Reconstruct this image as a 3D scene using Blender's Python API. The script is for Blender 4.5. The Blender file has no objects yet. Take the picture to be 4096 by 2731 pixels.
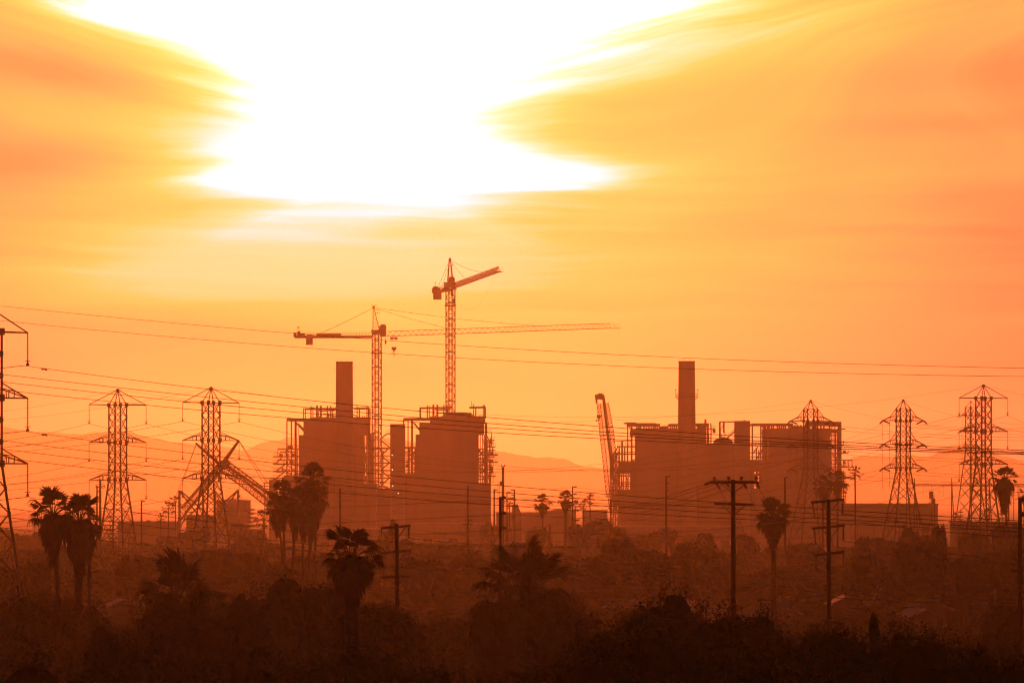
import bpy, bmesh, math, random
from mathutils import Vector, Matrix
random.seed(7)
SC = bpy.context.scene
COL = SC.collection
# ---------------------------------------------------------------- camera
F = 23000.0          # focal length, in pixels of the 4096 px wide photograph
HZ = 1992.0          # eye level row
CZ = 17.0            # camera height above the flat ground
cam = bpy.data.objects.new('camera', bpy.data.cameras.new('camera'))
COL.objects.link(cam); SC.camera = cam
cam.location = (0, 0, CZ); cam.rotation_euler = (math.radians(90), 0, 0)
cam.data.sensor_width = 36.0; cam.data.sensor_fit = 'HORIZONTAL'
cam.data.lens = 36.0 * F / 4096.0
cam.data.shift_y = (HZ - 1365.5) / 4096.0
cam.data.clip_start = 1.0; cam.data.clip_end = 80000.0

def P(px, py, D):
    """point in the place that lies at photo pixel (px, py) at distance D"""
    return Vector(((px - 2048.0) * D / F, D, CZ + (HZ - py) * D / F))
def GY(D): return HZ + CZ * F / D     # row of the flat ground at distance D

# ---------------------------------------------------------------- sun, sky, exposure
SUN_EL, SUN_AZ = math.radians(5.8), math.radians(-1.6)
sun = bpy.data.objects.new('sun', bpy.data.lights.new('sun', 'SUN'))
COL.objects.link(sun)
sun.data.energy = .95; sun.data.angle = math.radians(0.6); sun.data.color = (1.0, 0.130, 0.007)
sd = Vector((math.sin(SUN_AZ) * math.cos(SUN_EL), math.cos(SUN_AZ) * math.cos(SUN_EL), math.sin(SUN_EL)))
sun.rotation_euler = sd.to_track_quat('Z', 'Y').to_euler()

def lin(r, g, b):
    f = lambda c: (c / 255 / 12.92) if c <= 10 else ((c / 255 + .055) / 1.055) ** 2.4
    return (f(r), f(g), f(b), 1.0)

class NT:
    """small helper that writes node maths"""
    def __init__(s, tree): s.t = tree; s.n = tree.nodes; s.l = tree.links
    def node(s, kind, **kw):
        n = s.n.new(kind)
        for k, v in kw.items(): setattr(n, k, v)
        return n
    def put(s, sock, v):
        if hasattr(v, 'is_output'): s.l.new(v, sock)
        elif v is not None: sock.default_value = v
    def m(s, op, a, b=None, c=None, clamp=False):
        n = s.node('ShaderNodeMath', operation=op); n.use_clamp = clamp
        s.put(n.inputs[0], a); s.put(n.inputs[1], b)
        if c is not None: s.put(n.inputs[2], c)
        return n.outputs[0]
    def xyz(s, a, b, c):
        n = s.node('ShaderNodeCombineXYZ'); s.put(n.inputs[0], a); s.put(n.inputs[1], b); s.put(n.inputs[2], c)
        return n.outputs[0]
    def noise(s, vec, scale, detail=4.0, rough=.5, dist=0.0):
        n = s.node('ShaderNodeTexNoise'); s.put(n.inputs['Vector'], vec)
        n.inputs['Scale'].default_value = scale; n.inputs['Detail'].default_value = detail
        n.inputs['Roughness'].default_value = rough; n.inputs['Distortion'].default_value = dist
        return n.outputs['Fac']
    def curve(s, x, pts, x0, x1, y0, y1):
        mr = s.node('ShaderNodeMapRange'); s.put(mr.inputs[0], x)
        mr.inputs[1].default_value = x0; mr.inputs[2].default_value = x1
        fc = s.node('ShaderNodeFloatCurve'); s.l.new(mr.outputs[0], fc.inputs[1])
        c = fc.mapping.curves[0]
        q = [((a - x0) / (x1 - x0), (b - y0) / (y1 - y0)) for a, b in pts]
        c.points[0].location = q[0]; c.points[1].location = q[-1]
        for a in q[1:-1]: c.points.new(*a)
        fc.mapping.update()
        m2 = s.m('MULTIPLY_ADD', fc.outputs[0], y1 - y0, y0)
        return m2
    def sstep(s, x, a, b):
        mr = s.node('ShaderNodeMapRange', interpolation_type='SMOOTHSTEP'); s.put(mr.inputs[0], x)
        mr.inputs[1].default_value = a; mr.inputs[2].default_value = b
        return mr.outputs[0]
    def gauss(s, X, Y, cx, cy, sx, sy, amp, tilt=0.0):
        dx = s.m('SUBTRACT', X, cx); dy = s.m('SUBTRACT', Y, cy)
        if tilt: dy = s.m('ADD', dy, s.m('MULTIPLY', dx, tilt))
        a = s.m('POWER', s.m('ABSOLUTE', s.m('DIVIDE', dx, sx)), 2.0); b = s.m('POWER', s.m('ABSOLUTE', s.m('DIVIDE', dy, sy)), 2.0)
        return s.m('MULTIPLY', s.m('EXPONENT', s.m('MULTIPLY', s.m('ADD', a, b), -1.0)), amp)

world = bpy.data.worlds.new('World'); SC.world = world; world.use_nodes = True
wt = world.node_tree; wt.nodes.clear(); W = NT(wt)
tc = W.node('ShaderNodeTexCoord')
sep = W.node('ShaderNodeSeparateXYZ'); wt.links.new(tc.outputs['Generated'], sep.inputs[0])
AZ = W.m('ARCTAN2', sep.outputs[0], sep.outputs[1]); EL = W.m('ARCSINE', sep.outputs[2])
X = W.m('MULTIPLY_ADD', AZ, F / 1000, 2.048)          # azimuth and elevation as angles, about 23 units per radian
Y = W.m('MULTIPLY_ADD', EL, -F / 1000, HZ / 1000)
SKYGAIN = 1.0; SKYCOR = (1.0, .83, 1.20)
# thin cloud sheet: streaks that fan out from the sun's column
fan = W.m('MULTIPLY', W.m('ABSOLUTE', W.m('SUBTRACT', X, 1.55)), W.m('MULTIPLY', W.sstep(Y, .80, .10), .24))
Yf = W.m('ADD', Y, fan)
warp = W.noise(W.xyz(W.m('MULTIPLY', X, .55), W.m('MULTIPLY', Yf, 1.6), 3.1), 1.0, 3.0, .5)
Yw = W.m('ADD', Yf, W.m('MULTIPLY_ADD', warp, .22, -.11))
st1 = W.noise(W.xyz(W.m('MULTIPLY', X, .55), W.m('MULTIPLY', Yw, 6.0), 7.7), 1.0, 5.0, .52)
st2 = W.noise(W.xyz(W.m('MULTIPLY', X, .9), W.m('MULTIPLY', Yw, 26.0), 1.3), 1.0, 3.0, .5)
big = W.noise(W.xyz(W.m('MULTIPLY', X, .6), W.m('MULTIPLY', Yw, 1.5), 9.2), 1.0, 3.0, .5)
s1 = W.m('SUBTRACT', st1, .5); s2 = W.m('SUBTRACT', st2, .5); sb = W.m('SUBTRACT', big, .5)
# burnt out heart of the sky around the veiled sun
xl = W.curve(Y, [(-2.4, 1.45), (-1.6, .2), (-.6, .1), (0, .52), (.10, .66), (.22, .90), (.34, 1.12), (.46, 1.27), (.56, 1.30), (.63, 1.12), (.69, .98), (.74, 1.05), (.78, 1.45), (.82, 1.5)], -2.4, .82, -1, 5)
xr = W.curve(Y, [(-2.4, 1.5), (-1.6, 3.0), (-.6, 3.1), (0, 2.68), (.10, 2.44), (.22, 2.18), (.34, 1.92), (.46, 1.75), (.56, 1.70), (.64, 1.92), (.70, 2.05), (.745, 2.05), (.78, 1.55), (.82, 1.5)], -2.4, .82, -1, 5)
dist = W.m('MINIMUM', W.m('SUBTRACT', X, xl), W.m('SUBTRACT', xr, X))
low = W.m('MULTIPLY', W.m('SUBTRACT', .70, Yw), 2.5)
dist = W.m('MINIMUM', dist, low)
dist = W.m('ADD', dist, W.m('ADD', W.m('MULTIPLY', s1, .50), W.m('MULTIPLY', s2, .35)))
core = W.sstep(dist, -.95, .42)
# broad tone of the veil, from dusky orange to pale yellow
tone = W.curve(X, [(-6, -.05), (-.6, .10), (0, .23), (.6, .40), (1.5, .50), (2.4, .48), (3.0, .36), (3.6, .22), (4.1, .13), (5.2, .02), (9, -.05)], -6, 9, -1, 1)
tone = W.m('SUBTRACT', tone, W.m('MULTIPLY', W.sstep(Y, 1.05, 1.75), .13))
add = W.gauss(X, Y, 1.15, 1.05, 1.15, .17, .38)
add = W.m('ADD', add, W.gauss(X, Y, 1.9, .92, 1.3, .25, .15))
add = W.m('ADD', add, W.gauss(X, Y, 1.6, .72, 1.7, .10, .16))
add = W.m('ADD', add, W.gauss(X, Y, 3.0, .14, .75, .16, .26, .18))
add = W.m('ADD', add, W.gauss(X, Y, .75, .52, .45, .14, .28))
add = W.m('ADD', add, W.gauss(X, Y, .40, .03, .6, .12, .36, -.2))
add = W.m('SUBTRACT', add, W.gauss(X, Y, .25, .30, .50, .08, .36, -.17))
add = W.m('SUBTRACT', add, W.gauss(X, Y, .15, .66, .55, .13, .24, .1))
add = W.m('SUBTRACT', add, W.gauss(X, Y, 3.9, .50, .7, .05, .14, .02))
add = W.m('SUBTRACT', add, W.gauss(X, Y, 3.9, .30, .7, .10, .12, .05))
add = W.m('SUBTRACT', add, W.gauss(X, Y, 4.1, .95, .4, .25, .08))
add = W.m('SUBTRACT', add, W.gauss(X, Y, .75, 1.33, .60, .10, .15))
add = W.m('SUBTRACT', add, W.gauss(X, Y, 1.45, 1.45, .50, .10, .10))
tone = W.m('ADD', tone, add)
amp = W.sstep(Y, 1.75, 1.0)
tone = W.m('ADD', tone, W.m('MULTIPLY', amp, W.m('ADD', W.m('ADD', W.m('MULTIPLY', s1, .60), W.m('MULTIPLY', s2, .24)), W.m('MULTIPLY', sb, .34))))
tone = W.m('SMOOTH_MIN', tone, .76, .25)
tone = W.m('ADD', tone, W.m('MULTIPLY', W.m('POWER', core, 1.3), .68), None, True)
ramp = W.node('ShaderNodeValToRGB'); wt.links.new(tone, ramp.inputs[0])
cr = ramp.color_ramp
SKYP = [(0.0, (205, 112, 72)), (.16, (245, 142, 80)), (.34, (255, 168, 80)), (.50, (251, 190, 84)), (.62, (251, 205, 92)), (.76, (254, 228, 145)), (.88, (255, 246, 215)), (1.0, (255, 255, 255))]
while len(cr.elements) < len(SKYP): cr.elements.new(.5)
for e, (p_, c_) in zip(cr.elements, SKYP): e.position = p_; e.color = lin(*c_)
# the veil dims with the angle from the sun; the burnt out part gives more light than white paper
dotp = W.node('ShaderNodeVectorMath', operation='DOT_PRODUCT'); wt.links.new(tc.outputs['Generated'], dotp.inputs[0]); dotp.inputs[1].default_value = sd
ang = W.m('ARCCOSINE', dotp.outputs['Value'])
dim = W.m('MULTIPLY_ADD', W.m('EXPONENT', W.m('MULTIPLY', W.m('POWER', W.m('DIVIDE', ang, .40), 2.0), -1.0)), .97, .03)
gain = W.m('MULTIPLY', dim, W.m('MULTIPLY_ADD', W.m('POWER', core, 2.0), 1.0, SKYGAIN))
vm = W.node('ShaderNodeVectorMath', operation='SCALE'); wt.links.new(ramp.outputs[0], vm.inputs[0]); wt.links.new(gain, vm.inputs['Scale'])
cor = W.node('ShaderNodeVectorMath', operation='MULTIPLY'); wt.links.new(vm.outputs[0], cor.inputs[0]); cor.inputs[1].default_value = SKYCOR
nish = W.node('ShaderNodeTexSky', sky_type='NISHITA'); nish.sun_disc = False
nish.sun_elevation = SUN_EL; nish.sun_rotation = SUN_AZ; nish.dust_density = 8.0; nish.ozone_density = 1.0; nish.altitude = 20
warm = W.node('ShaderNodeVectorMath', operation='MULTIPLY'); wt.links.new(nish.outputs[0], warm.inputs[0]); warm.inputs[1].default_value = (1.0, .28, .06)
bg1 = W.node('ShaderNodeBackground'); wt.links.new(cor.outputs[0], bg1.inputs[0])
bg2 = W.node('ShaderNodeBackground'); wt.links.new(warm.outputs[0], bg2.inputs[0]); bg2.inputs[1].default_value = .03
ads = W.node('ShaderNodeAddShader'); wt.links.new(bg1.outputs[0], ads.inputs[0]); wt.links.new(bg2.outputs[0], ads.inputs[1])
wo = W.node('ShaderNodeOutputWorld'); wt.links.new(ads.outputs[0], wo.inputs[0])
SC.view_settings.view_transform = 'Standard'; SC.view_settings.look = 'None'
SC.view_settings.exposure = 0.0; SC.view_settings.gamma = 1.0; SC.view_settings.use_curve_mapping = False
SC.cycles.use_denoising = True; SC.cycles.volume_bounces = 0; SC.cycles.max_bounces = 6
SC.cycles.use_adaptive_sampling = True; SC.cycles.adaptive_threshold = .004
SC.cycles.pixel_filter_type = 'BLACKMAN_HARRIS'; SC.cycles.filter_width = 1.15
# ---------------------------------------------------------------- materials
def mat(name, c1, c2=None, rough=.95, scale=1.0, metal=0.0, spec=.04, bump=0.0, stretch=(1, 1, 1)):
    m = bpy.data.materials.new(name); m.use_nodes = True
    N = NT(m.node_tree); b = m.node_tree.nodes['Principled BSDF']
    b.inputs['Roughness'].default_value = rough; b.inputs['Metallic'].default_value = metal
    b.inputs['Specular IOR Level'].default_value = spec
    t = N.node('ShaderNodeTexCoord'); mp = N.node('ShaderNodeMapping'); N.l.new(t.outputs['Object'], mp.inputs[0])
    mp.inputs['Scale'].default_value = stretch
    f = N.noise(mp.outputs[0], scale, 4.0, .6)
    r = N.node('ShaderNodeValToRGB'); N.l.new(f, r.inputs[0])
    r.color_ramp.elements[0].position = .3; r.color_ramp.elements[1].position = .7
    r.color_ramp.elements[0].color = (*c1, 1); r.color_ramp.elements[1].color = (*(c2 or [v * .6 for v in c1]), 1)
    N.l.new(r.outputs[0], b.inputs['Base Color'])
    if bump:
        bp = N.node('ShaderNodeBump'); bp.inputs['Strength'].default_value = bump; N.l.new(f, bp.inputs['Height'])
        N.l.new(bp.outputs[0], b.inputs['Normal'])
    return m
M = {}
M['steel'] = mat('galvanised_steel', (.10, .10, .10), (.06, .06, .06), .9, .6)
M['craneS'] = mat('crane_paint', (.11, .07, .025), (.08, .05, .02), .9, .5)
M['plant'] = mat('rusted_plant_steel', (.10, .075, .06), (.07, .05, .04), .8, .25, bump=.2)
M['casing'] = mat('boiler_casing', (.13, .10, .085), (.085, .065, .055), .8, .12, stretch=(1, 1, .15))
M['concrete'] = mat('weathered_concrete', (.20, .175, .155), (.15, .13, .115), .95, .05)
M['wood'] = mat('creosoted_wood', (.055, .048, .042), (.035, .03, .027), 1.0, 4.0, stretch=(1, 1, .1))
M['wire'] = mat('aluminium_conductor', (.06, .06, .06), (.04, .04, .04), .9, .3, spec=.05)
M['insul'] = mat('glazed_insulator', (.12, .08, .06), (.08, .05, .04), .25, 3.0, spec=.6)
M['leaf'] = mat('broad_leaves', (.034, .050, .012), (.026, .040, .009), 1.0, .5, spec=0)
M['leafD'] = mat('dark_leaves', (.032, .045, .012), (.024, .034, .009), 1.0, .5, spec=0)
M['frond'] = mat('palm_fronds', (.045, .055, .015), (.032, .042, .012), .9, .8, spec=0)
M['skirt'] = mat('dead_palm_skirt', (.06, .042, .02), (.04, .03, .015), 1.0, 1.0, spec=0)
M['bark'] = mat('palm_bark', (.08, .06, .04), (.05, .04, .03), .9, 2.0, bump=.3, stretch=(1, 1, 4))
M['roof'] = mat('roof_shingles', (.16, .12, .10), (.10, .08, .07), .8, 1.0)
M['roofP'] = mat('pale_roof_coating', (.22, .18, .18), (.16, .14, .14), .9, .6)
M['stucco'] = mat('stucco_wall', (.30, .26, .22), (.24, .20, .18), .9, .8)
M['trim'] = mat('white_trim', (.32, .29, .27), (.26, .24, .22), .9, 1.0)
M['glass'] = mat('dark_window_glass', (.04, .045, .05), (.03, .03, .035), .1, 1.0, spec=.6)
M['ground'] = mat('dry_ground', (.09, .075, .05), (.055, .05, .035), .95, .03, bump=.2)
M['asphalt'] = mat('asphalt', (.05, .05, .05), (.04, .04, .04), .9, 1.0)
M['hill'] = mat('island_scrub', (.10, .09, .06), (.06, .06, .04), .95, .002)
def water():
    m = bpy.data.materials.new('sea_water'); m.use_nodes = True; N = NT(m.node_tree)
    b = m.node_tree.nodes['Principled BSDF']; b.inputs['Base Color'].default_value = (.10, .09, .10, 1)
    b.inputs['Roughness'].default_value = .75; b.inputs['Specular IOR Level'].default_value = .12
    t = N.node('ShaderNodeTexCoord'); mp = N.node('ShaderNodeMapping'); N.l.new(t.outputs['Object'], mp.inputs[0])
    mp.inputs['Scale'].default_value = (1, .35, 1)
    f = N.noise(mp.outputs[0], .05, 6.0, .7)
    bp = N.node('ShaderNodeBump'); bp.inputs['Strength'].default_value = .9; bp.inputs['Distance'].default_value = 2.5
    N.l.new(f, bp.inputs['Height']); N.l.new(bp.outputs[0], b.inputs['Normal'])
    return m
M['water'] = water()

# ---------------------------------------------------------------- helpers
def link(name, me, parent=None, m=None, kind=None, loc=None):
    if m is not None and len(me.materials) == 0: me.materials.append(M[m] if isinstance(m, str) else m)
    o = bpy.data.objects.new(name, me); COL.objects.link(o)
    if parent is not None: o.parent = parent
    if loc is not None: o.location = loc
    if kind: o['kind'] = kind
    return o
def thing(name, loc, label, cat, group=None, rz=0.0):
    o = bpy.data.objects.new(name, None); COL.objects.link(o); o.empty_display_size = .1
    o.location = loc; o.rotation_euler = (0, 0, rz)
    o['label'] = label; o['category'] = cat
    if group: o['group'] = group
    return o
def tag(o, label, cat, group=None):
    o['label'] = label; o['category'] = cat
    if group: o['group'] = group
    return o

class MB:
    """collects solids in one mesh; coordinates are relative to org"""
    def __init__(s, org=(0, 0, 0)): s.v = []; s.f = []; s.o = Vector(org)
    def raw(s, vs, fs):
        k = len(s.v); s.v += [tuple(Vector(v) - s.o) for v in vs]; s.f += [[i + k for i in f] for f in fs]; return s
    def box(s, a, b):
        x0, x1 = sorted((a[0], b[0])); y0, y1 = sorted((a[1], b[1])); z0, z1 = sorted((a[2], b[2]))
        return s.raw([(x0, y0, z0), (x1, y0, z0), (x1, y1, z0), (x0, y1, z0), (x0, y0, z1), (x1, y0, z1), (x1, y1, z1), (x0, y1, z1)],
                     [(0, 3, 2, 1), (4, 5, 6, 7), (0, 1, 5, 4), (1, 2, 6, 5), (2, 3, 7, 6), (3, 0, 4, 7)])
    def bar(s, a, b, r, r2=None, n=4, cap=True):
        a = Vector(a); b = Vector(b); r2 = r if r2 is None else r2
        d = b - a
        if d.length < 1e-6: return s
        d.normalize(); up = Vector((0, 0, 1)) if abs(d.z) < .9 else Vector((1, 0, 0))
        u = d.cross(up).normalized(); w = d.cross(u)
        vs = []
        for c, rr in ((a, r), (b, r2)):
            for i in range(n):
                t = 2 * math.pi * (i + .5) / n; vs.append(c + (u * math.cos(t) + w * math.sin(t)) * rr)
        fs = [(i, i + n, (i + 1) % n + n, (i + 1) % n) for i in range(n)]
        if cap: fs += [tuple(range(n)), tuple(range(2 * n - 1, n - 1, -1))]
        return s.raw(vs, fs)
    def tube(s, pts, rs, n=6):
        pts = [Vector(p) for p in pts]; vs = []
        if not isinstance(rs, (list, tuple)): rs = [rs] * len(pts)
        for i, p in enumerate(pts):
            d = (pts[min(i + 1, len(pts) - 1)] - pts[max(i - 1, 0)]).normalized()
            up = Vector((0, 0, 1)) if abs(d.z) < .95 else Vector((0, 1, 0))
            u = d.cross(up).normalized(); w = d.cross(u)
            for k in range(n):
                t = 2 * math.pi * k / n; vs.append(p + (u * math.cos(t) + w * math.sin(t)) * rs[i])
        fs = []
        for i in range(len(pts) - 1):
            for k in range(n):
                a = i * n + k; b = i * n + (k + 1) % n
                fs.append((a, a + n, b + n, b))
        fs += [tuple(range(n)), tuple(range(len(vs) - 1, len(vs) - n - 1, -1))]
        return s.raw(vs, fs)
    def lathe(s, c, prof, n=16):
        vs = []; c = Vector(c)
        for r, z in prof:
            for k in range(n):
                t = 2 * math.pi * k / n; vs.append(c + Vector((r * math.cos(t), r * math.sin(t), z)))
        fs = []
        for i in range(len(prof) - 1):
            for k in range(n):
                a = i * n + k; b = i * n + (k + 1) % n; fs.append((a, b, b + n, a + n))
        fs += [tuple(range(n - 1, -1, -1)), tuple(range(len(vs) - n, len(vs)))]
        return s.raw(vs, fs)
    def prism(s, poly, y0, y1):
        """outline (x, z) given depth from y0 to y1"""
        n = len(poly)
        vs = [(x, y0, z) for x, z in poly] + [(x, y1, z) for x, z in poly]
        fs = [tuple(range(n)), tuple(range(2 * n - 1, n - 1, -1))] + [(i, i + n, (i + 1) % n + n, (i + 1) % n) for i in range(n)]
        return s.raw(vs, fs)
    def mesh(s, name):
        me = bpy.data.meshes.new(name); me.from_pydata(s.v, [], s.f); me.update()
        bm = bmesh.new(); bm.from_mesh(me); bmesh.ops.recalc_face_normals(bm, faces=bm.faces); bm.to_mesh(me); bm.free()
        return me
    def build(s, name, m, parent=None, kind=None):
        return link(name, s.mesh(name), parent, m, kind)

# ---------------------------------------------------------------- setting: ground, sea, island, haze
def noise1(x, seed, octs=5):
    r = 0; a = 1; 
    for k in range(octs):
        f = 2 ** k; i = math.floor(x * f); t = x * f - i; t = t * t * (3 - 2 * t)
        h = lambda j: (math.sin((j + seed * 17.3) * 127.1 + k * 311.7) * 43758.5453) % 1.0
        r += a * (h(i) * (1 - t) + h(i + 1) * t - .5); a *= .5
    return r
GX, GY0, GY1, SEAY = 6000, -300, 3300, 16500
g = MB()
nx, ny = 60, 60
for j in range(ny + 1):
    for i in range(nx + 1):
        x = -GX + 2 * GX * i / nx; y = GY0 + (GY1 - GY0) * (j / ny)
        z = -.6 * (.5 + noise1(x / 300 + y / 450, 3, 3)) if j < ny else -3.0
        g.v.append((x, y, z))
for j in range(ny):
    for i in range(nx):
        a = j * (nx + 1) + i; g.f.append((a, a + 1, a + nx + 2, a + nx + 1))
g.build('ground', 'ground', kind='structure')
g = MB(); g.raw([(-GX, GY1 - 60, -2.2), (GX, GY1 - 60, -2.2), (GX, SEAY + 200, -2.2), (-GX, SEAY + 200, -2.2)], [(0, 1, 2, 3)])
g.build('sea', 'water', kind='structure')
def ridge(name, pts, D, depth, seed, foot=-6):
    """a mountain whose crest runs through the given rows"""
    g = MB(); N = 260; R = 9
    x0, x1 = pts[0][0], pts[-1][0]
    for i in range(N + 1):
        px = x0 + (x1 - x0) * i / N
        for (a, ya), (b, yb) in zip(pts, pts[1:]):
            if a <= px <= b: t = (px - a) / (b - a); t2 = t * t * (3 - 2 * t) * .5 + t * .5; py = ya + (yb - ya) * t2; break
        top = P(px, py, D); hz = (top.z - foot)
        hz = max(.5, hz + noise1(px / 55, seed, 4) * min(9, hz * .06))
        for k in range(R + 1):
            u = k / R * 2 - 1
            prof = max(0, 1 - abs(u)) ** .8
            z = foot + hz * prof * (1 + .25 * noise1(px / 40 + k * 3.3, seed + k, 3) * (1 - prof) if prof < 1 else 1)
            g.v.append((top.x, D + u * depth, z))
    for i in range(N):
        for k in range(R):
            a = i * (R + 1) + k; g.f.append((a, a + R + 1, a + R + 2, a + 1))
    return g.build(name, 'hill', kind='structure')
ridge('hills', [(-900, 1700), (-500, 1668), (-150, 1672), (40, 1682), (180, 1694), (300, 1712), (350, 1708), (430, 1700), (520, 1697), (600, 1716), (700, 1742), (800, 1752), (900, 1770), (985, 1783), (1045, 1752), (1110, 1742), (1200, 1716), (1320, 1700), (1480, 1716), (1700, 1745), (1950, 1778), (2080, 1796), (2200, 1818), (2262, 1820), (2330, 1845), (2400, 1862), (2480, 1868), (2600, 1893), (2800, 1925), (3000, 1962), (3200, 1990)], 15200, 1100, 4)
ridge('hills', [(3180, 1985), (3300, 1900), (3420, 1805), (3500, 1800), (3640, 1803), (3720, 1812), (3790, 1772), (3830, 1748), (3880, 1745), (3930, 1768), (3990, 1800), (4096, 1830), (4500, 1700), (5000, 1690)], 14600, 900, 9)

HAZE_D = 5.0e-5
def haze():
    g = MB(); g.box((-GX + 40, -200, -7.0), (GX - 40, SEAY, 268.0))
    m = bpy.data.materials.new('haze_air'); m.use_nodes = True; nt = m.node_tree; nt.nodes.clear()
    v = nt.nodes.new('ShaderNodeVolumePrincipled'); v.inputs['Color'].default_value = (.96, .92, .80, 1)
    v.inputs['Density'].default_value = HAZE_D; v.inputs['Density Attribute'].default_value = ''
    v.inputs['Anisotropy'].default_value = .85
    o = nt.nodes.new('ShaderNodeOutputMaterial'); nt.links.new(v.outputs[0], o.inputs['Volume'])
    m.cycles.homogeneous_volume = True
    g.build('haze', m, kind='stuff')
haze()
# ---------------------------------------------------------------- power plant
class Unit:
    """frame of one building: everything is given by rows and columns of its front face at distance D, with its own depth"""
    def __init__(s, D, px, label, cat, depth=24.0, name='boiler_unit'):
        s.D = D; s.k = D / F; s.dep = depth
        s.t = thing(name, P(px, GY(D), D), label, cat); s.o = s.t.location
    def pt(s, px, py, dy=0.0):
        p = P(px, py, s.D); return Vector((p.x, p.y + dy, max(p.z, 0)))
    def solid(s, x0, x1, r0, r1, d0=0.0, d1=None, name='boiler_casing', m='casing', seams=0):
        d1 = s.dep if d1 is None else d1
        a = s.pt(x0, r0, d0); b = s.pt(x1, r1, d1)
        mb = MB(s.o).box(a, b)
        o = mb.build(name, m, s.t)
        # cladding seams: shallow vertical ribs proud of the wall
        if seams:
            rb = MB(s.o); n = max(2, int((b.x - a.x) / seams))
            for i in range(1, n):
                x = a.x + (b.x - a.x) * i / n; rb.box((x - .12, a.y - .22, b.z + .3), (x + .12, a.y + .02, a.z - .3))
            rb.build('cladding_rib', m, o, kind='stuff')
        return o
    def bar(s, x0, r0, x1, r1, w=3.0, dys=(0.0,), name='beam', m='plant'):
        for dy in dys:
            mb = MB(s.o); mb.bar(s.pt(x0, r0, dy), s.pt(x1, r1, dy), w * s.k * .92)
            mb.build(name, m, s.t)
    def col(s, x, r0, r1, w=3.0, dys=(0.0, 3.0)): s.bar(x, r0, x, r1, w, [d for d in dys if d <= s.dep + 1], 'column')
    def floor(s, x0, x1, r, w=3.0, d0=0.0, d1=5.0, name='platform'):
        a = s.pt(x0, r, d0); b = s.pt(x1, r, d1); t = w * s.k * .62
        mb = MB(s.o).box((a.x, a.y, a.z - t), (b.x, b.y, a.z + t)); return mb.build(name, 'plant', s.t)
    def rail(s, x0, x1, r, h=12, n=None, d=0.0):
        """handrail of posts and two rails above row r"""
        mb = MB(s.o); a = s.pt(x0, r, d); b = s.pt(x1, r, d); hh = h * s.k
        for f in (.5, 1.0): mb.bar(a + Vector((0, 0, hh * f)), b + Vector((0, 0, hh * f)), .055)
        n = n or max(2, int((b.x - a.x) / .9))
        for i in range(n + 1):
            q = a.lerp(b, i / n); mb.bar(q, q + Vector((0, 0, hh)), .055)
        mb.build('handrail', 'plant', s.t)
    def grid(s, cols, rows, r0, r1, wc=3.4, wr=3, dys=(2.0, 5.0), x0=None, x1=None):
        for c in cols: s.bar(c, r0, c, r1, wc, dys, 'column')
        x0 = cols[0] if x0 is None else x0; x1 = cols[-1] if x1 is None else x1
        for r in rows: s.floor(x0, x1, r, wr, 1.0, 6.0, 'floor_deck')
        rr = random.Random(int(cols[0])); xs = sorted(set([x0] + list(cols) + [x1])); ys = sorted([r0] + list(rows) + [r1])
        for xa, xb in zip(xs, xs[1:]):
            if xb - xa < 3: continue
            for ya, yb in zip(ys, ys[1:]):
                q = rr.random()
                if q < .20: s.solid(xa + 1, xb - 1 - rr.random() * (xb - xa - 3) * .5, ya + 1, yb - 1, 5, 5.4, 'wall_panel', 'plant')
                elif q < .34: s.bar(xa, ya, xb, yb, 2.2, (4,), 'brace')
                elif q < .50: s.rail(xa, xb, yb, min(12, (yb - ya) * .7))
    def pipe(s, pts, w, dy=3.0, name='pipe'):
        mb = MB(s.o).tube([s.pt(x, r, dy) for x, r in pts], w * s.k * .5, 8); mb.build(name, 'plant', s.t)

def plant_top(u, dx, dr=0):
    """penthouse frame, drum and girders that the two left-hand units share"""
    X = lambda v: v + dx
    R = lambda v: v + dr
    u.bar(X(1212), R(1634), X(1344), R(1632), 3.5, (2, 20)); u.bar(X(1410), R(1632), X(1476), R(1631), 3.5, (2, 20))
    for x, r0, w in ((1213, 1633, 3), (1243, 1624, 4), (1251, 1627, 3), (1267, 1621, 6), (1281, 1621, 3), (1285, 1622, 3), (1309, 1622, 4), (1322, 1622, 4), (1428, 1620, 3), (1437, 1632, 4), (1467, 1622, 3), (1472, 1623, 3), (1475, 1631, 4)):
        u.bar(X(x), R(r0), X(x), R(1674), w, (2,), 'column')
    for x, r0 in ((1213, 1633), (1267, 1630), (1322, 1630), (1475, 1631)): u.bar(X(x), R(r0), X(x), R(1674), 3, (20,), 'column')
    u.pipe([(X(1270), R(1672)), (X(1280), R(1660)), (X(1290), R(1654)), (X(1345), R(1653)), (X(1398), R(1653)), (X(1420), R(1660)), (X(1436), R(1672))], 4, 8, 'roof_girder')
    u.pipe([(X(1288), R(1680)), (X(1296), R(1670)), (X(1308), R(1664)), (X(1345), R(1663)), (X(1385), R(1664)), (X(1402), R(1672))], 3, 4, 'roof_girder')
    for x in (1312, 1320, 1330): u.bar(X(x), R(1653), X(x), R(1680), 3.5, (6,), 'hanger')
    u.pipe([(X(1272), R(1639)), (X(1290), R(1641)), (X(1300), R(1640)), (X(1335), R(1640))], 6, 10, 'header_pipe')
    for x in (1436, 1450, 1458, 1466): u.bar(X(x), R(1669), X(x), R(1662), 3, (4,), 'vent')

UX = "steel framed power plant boiler unit "
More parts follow.
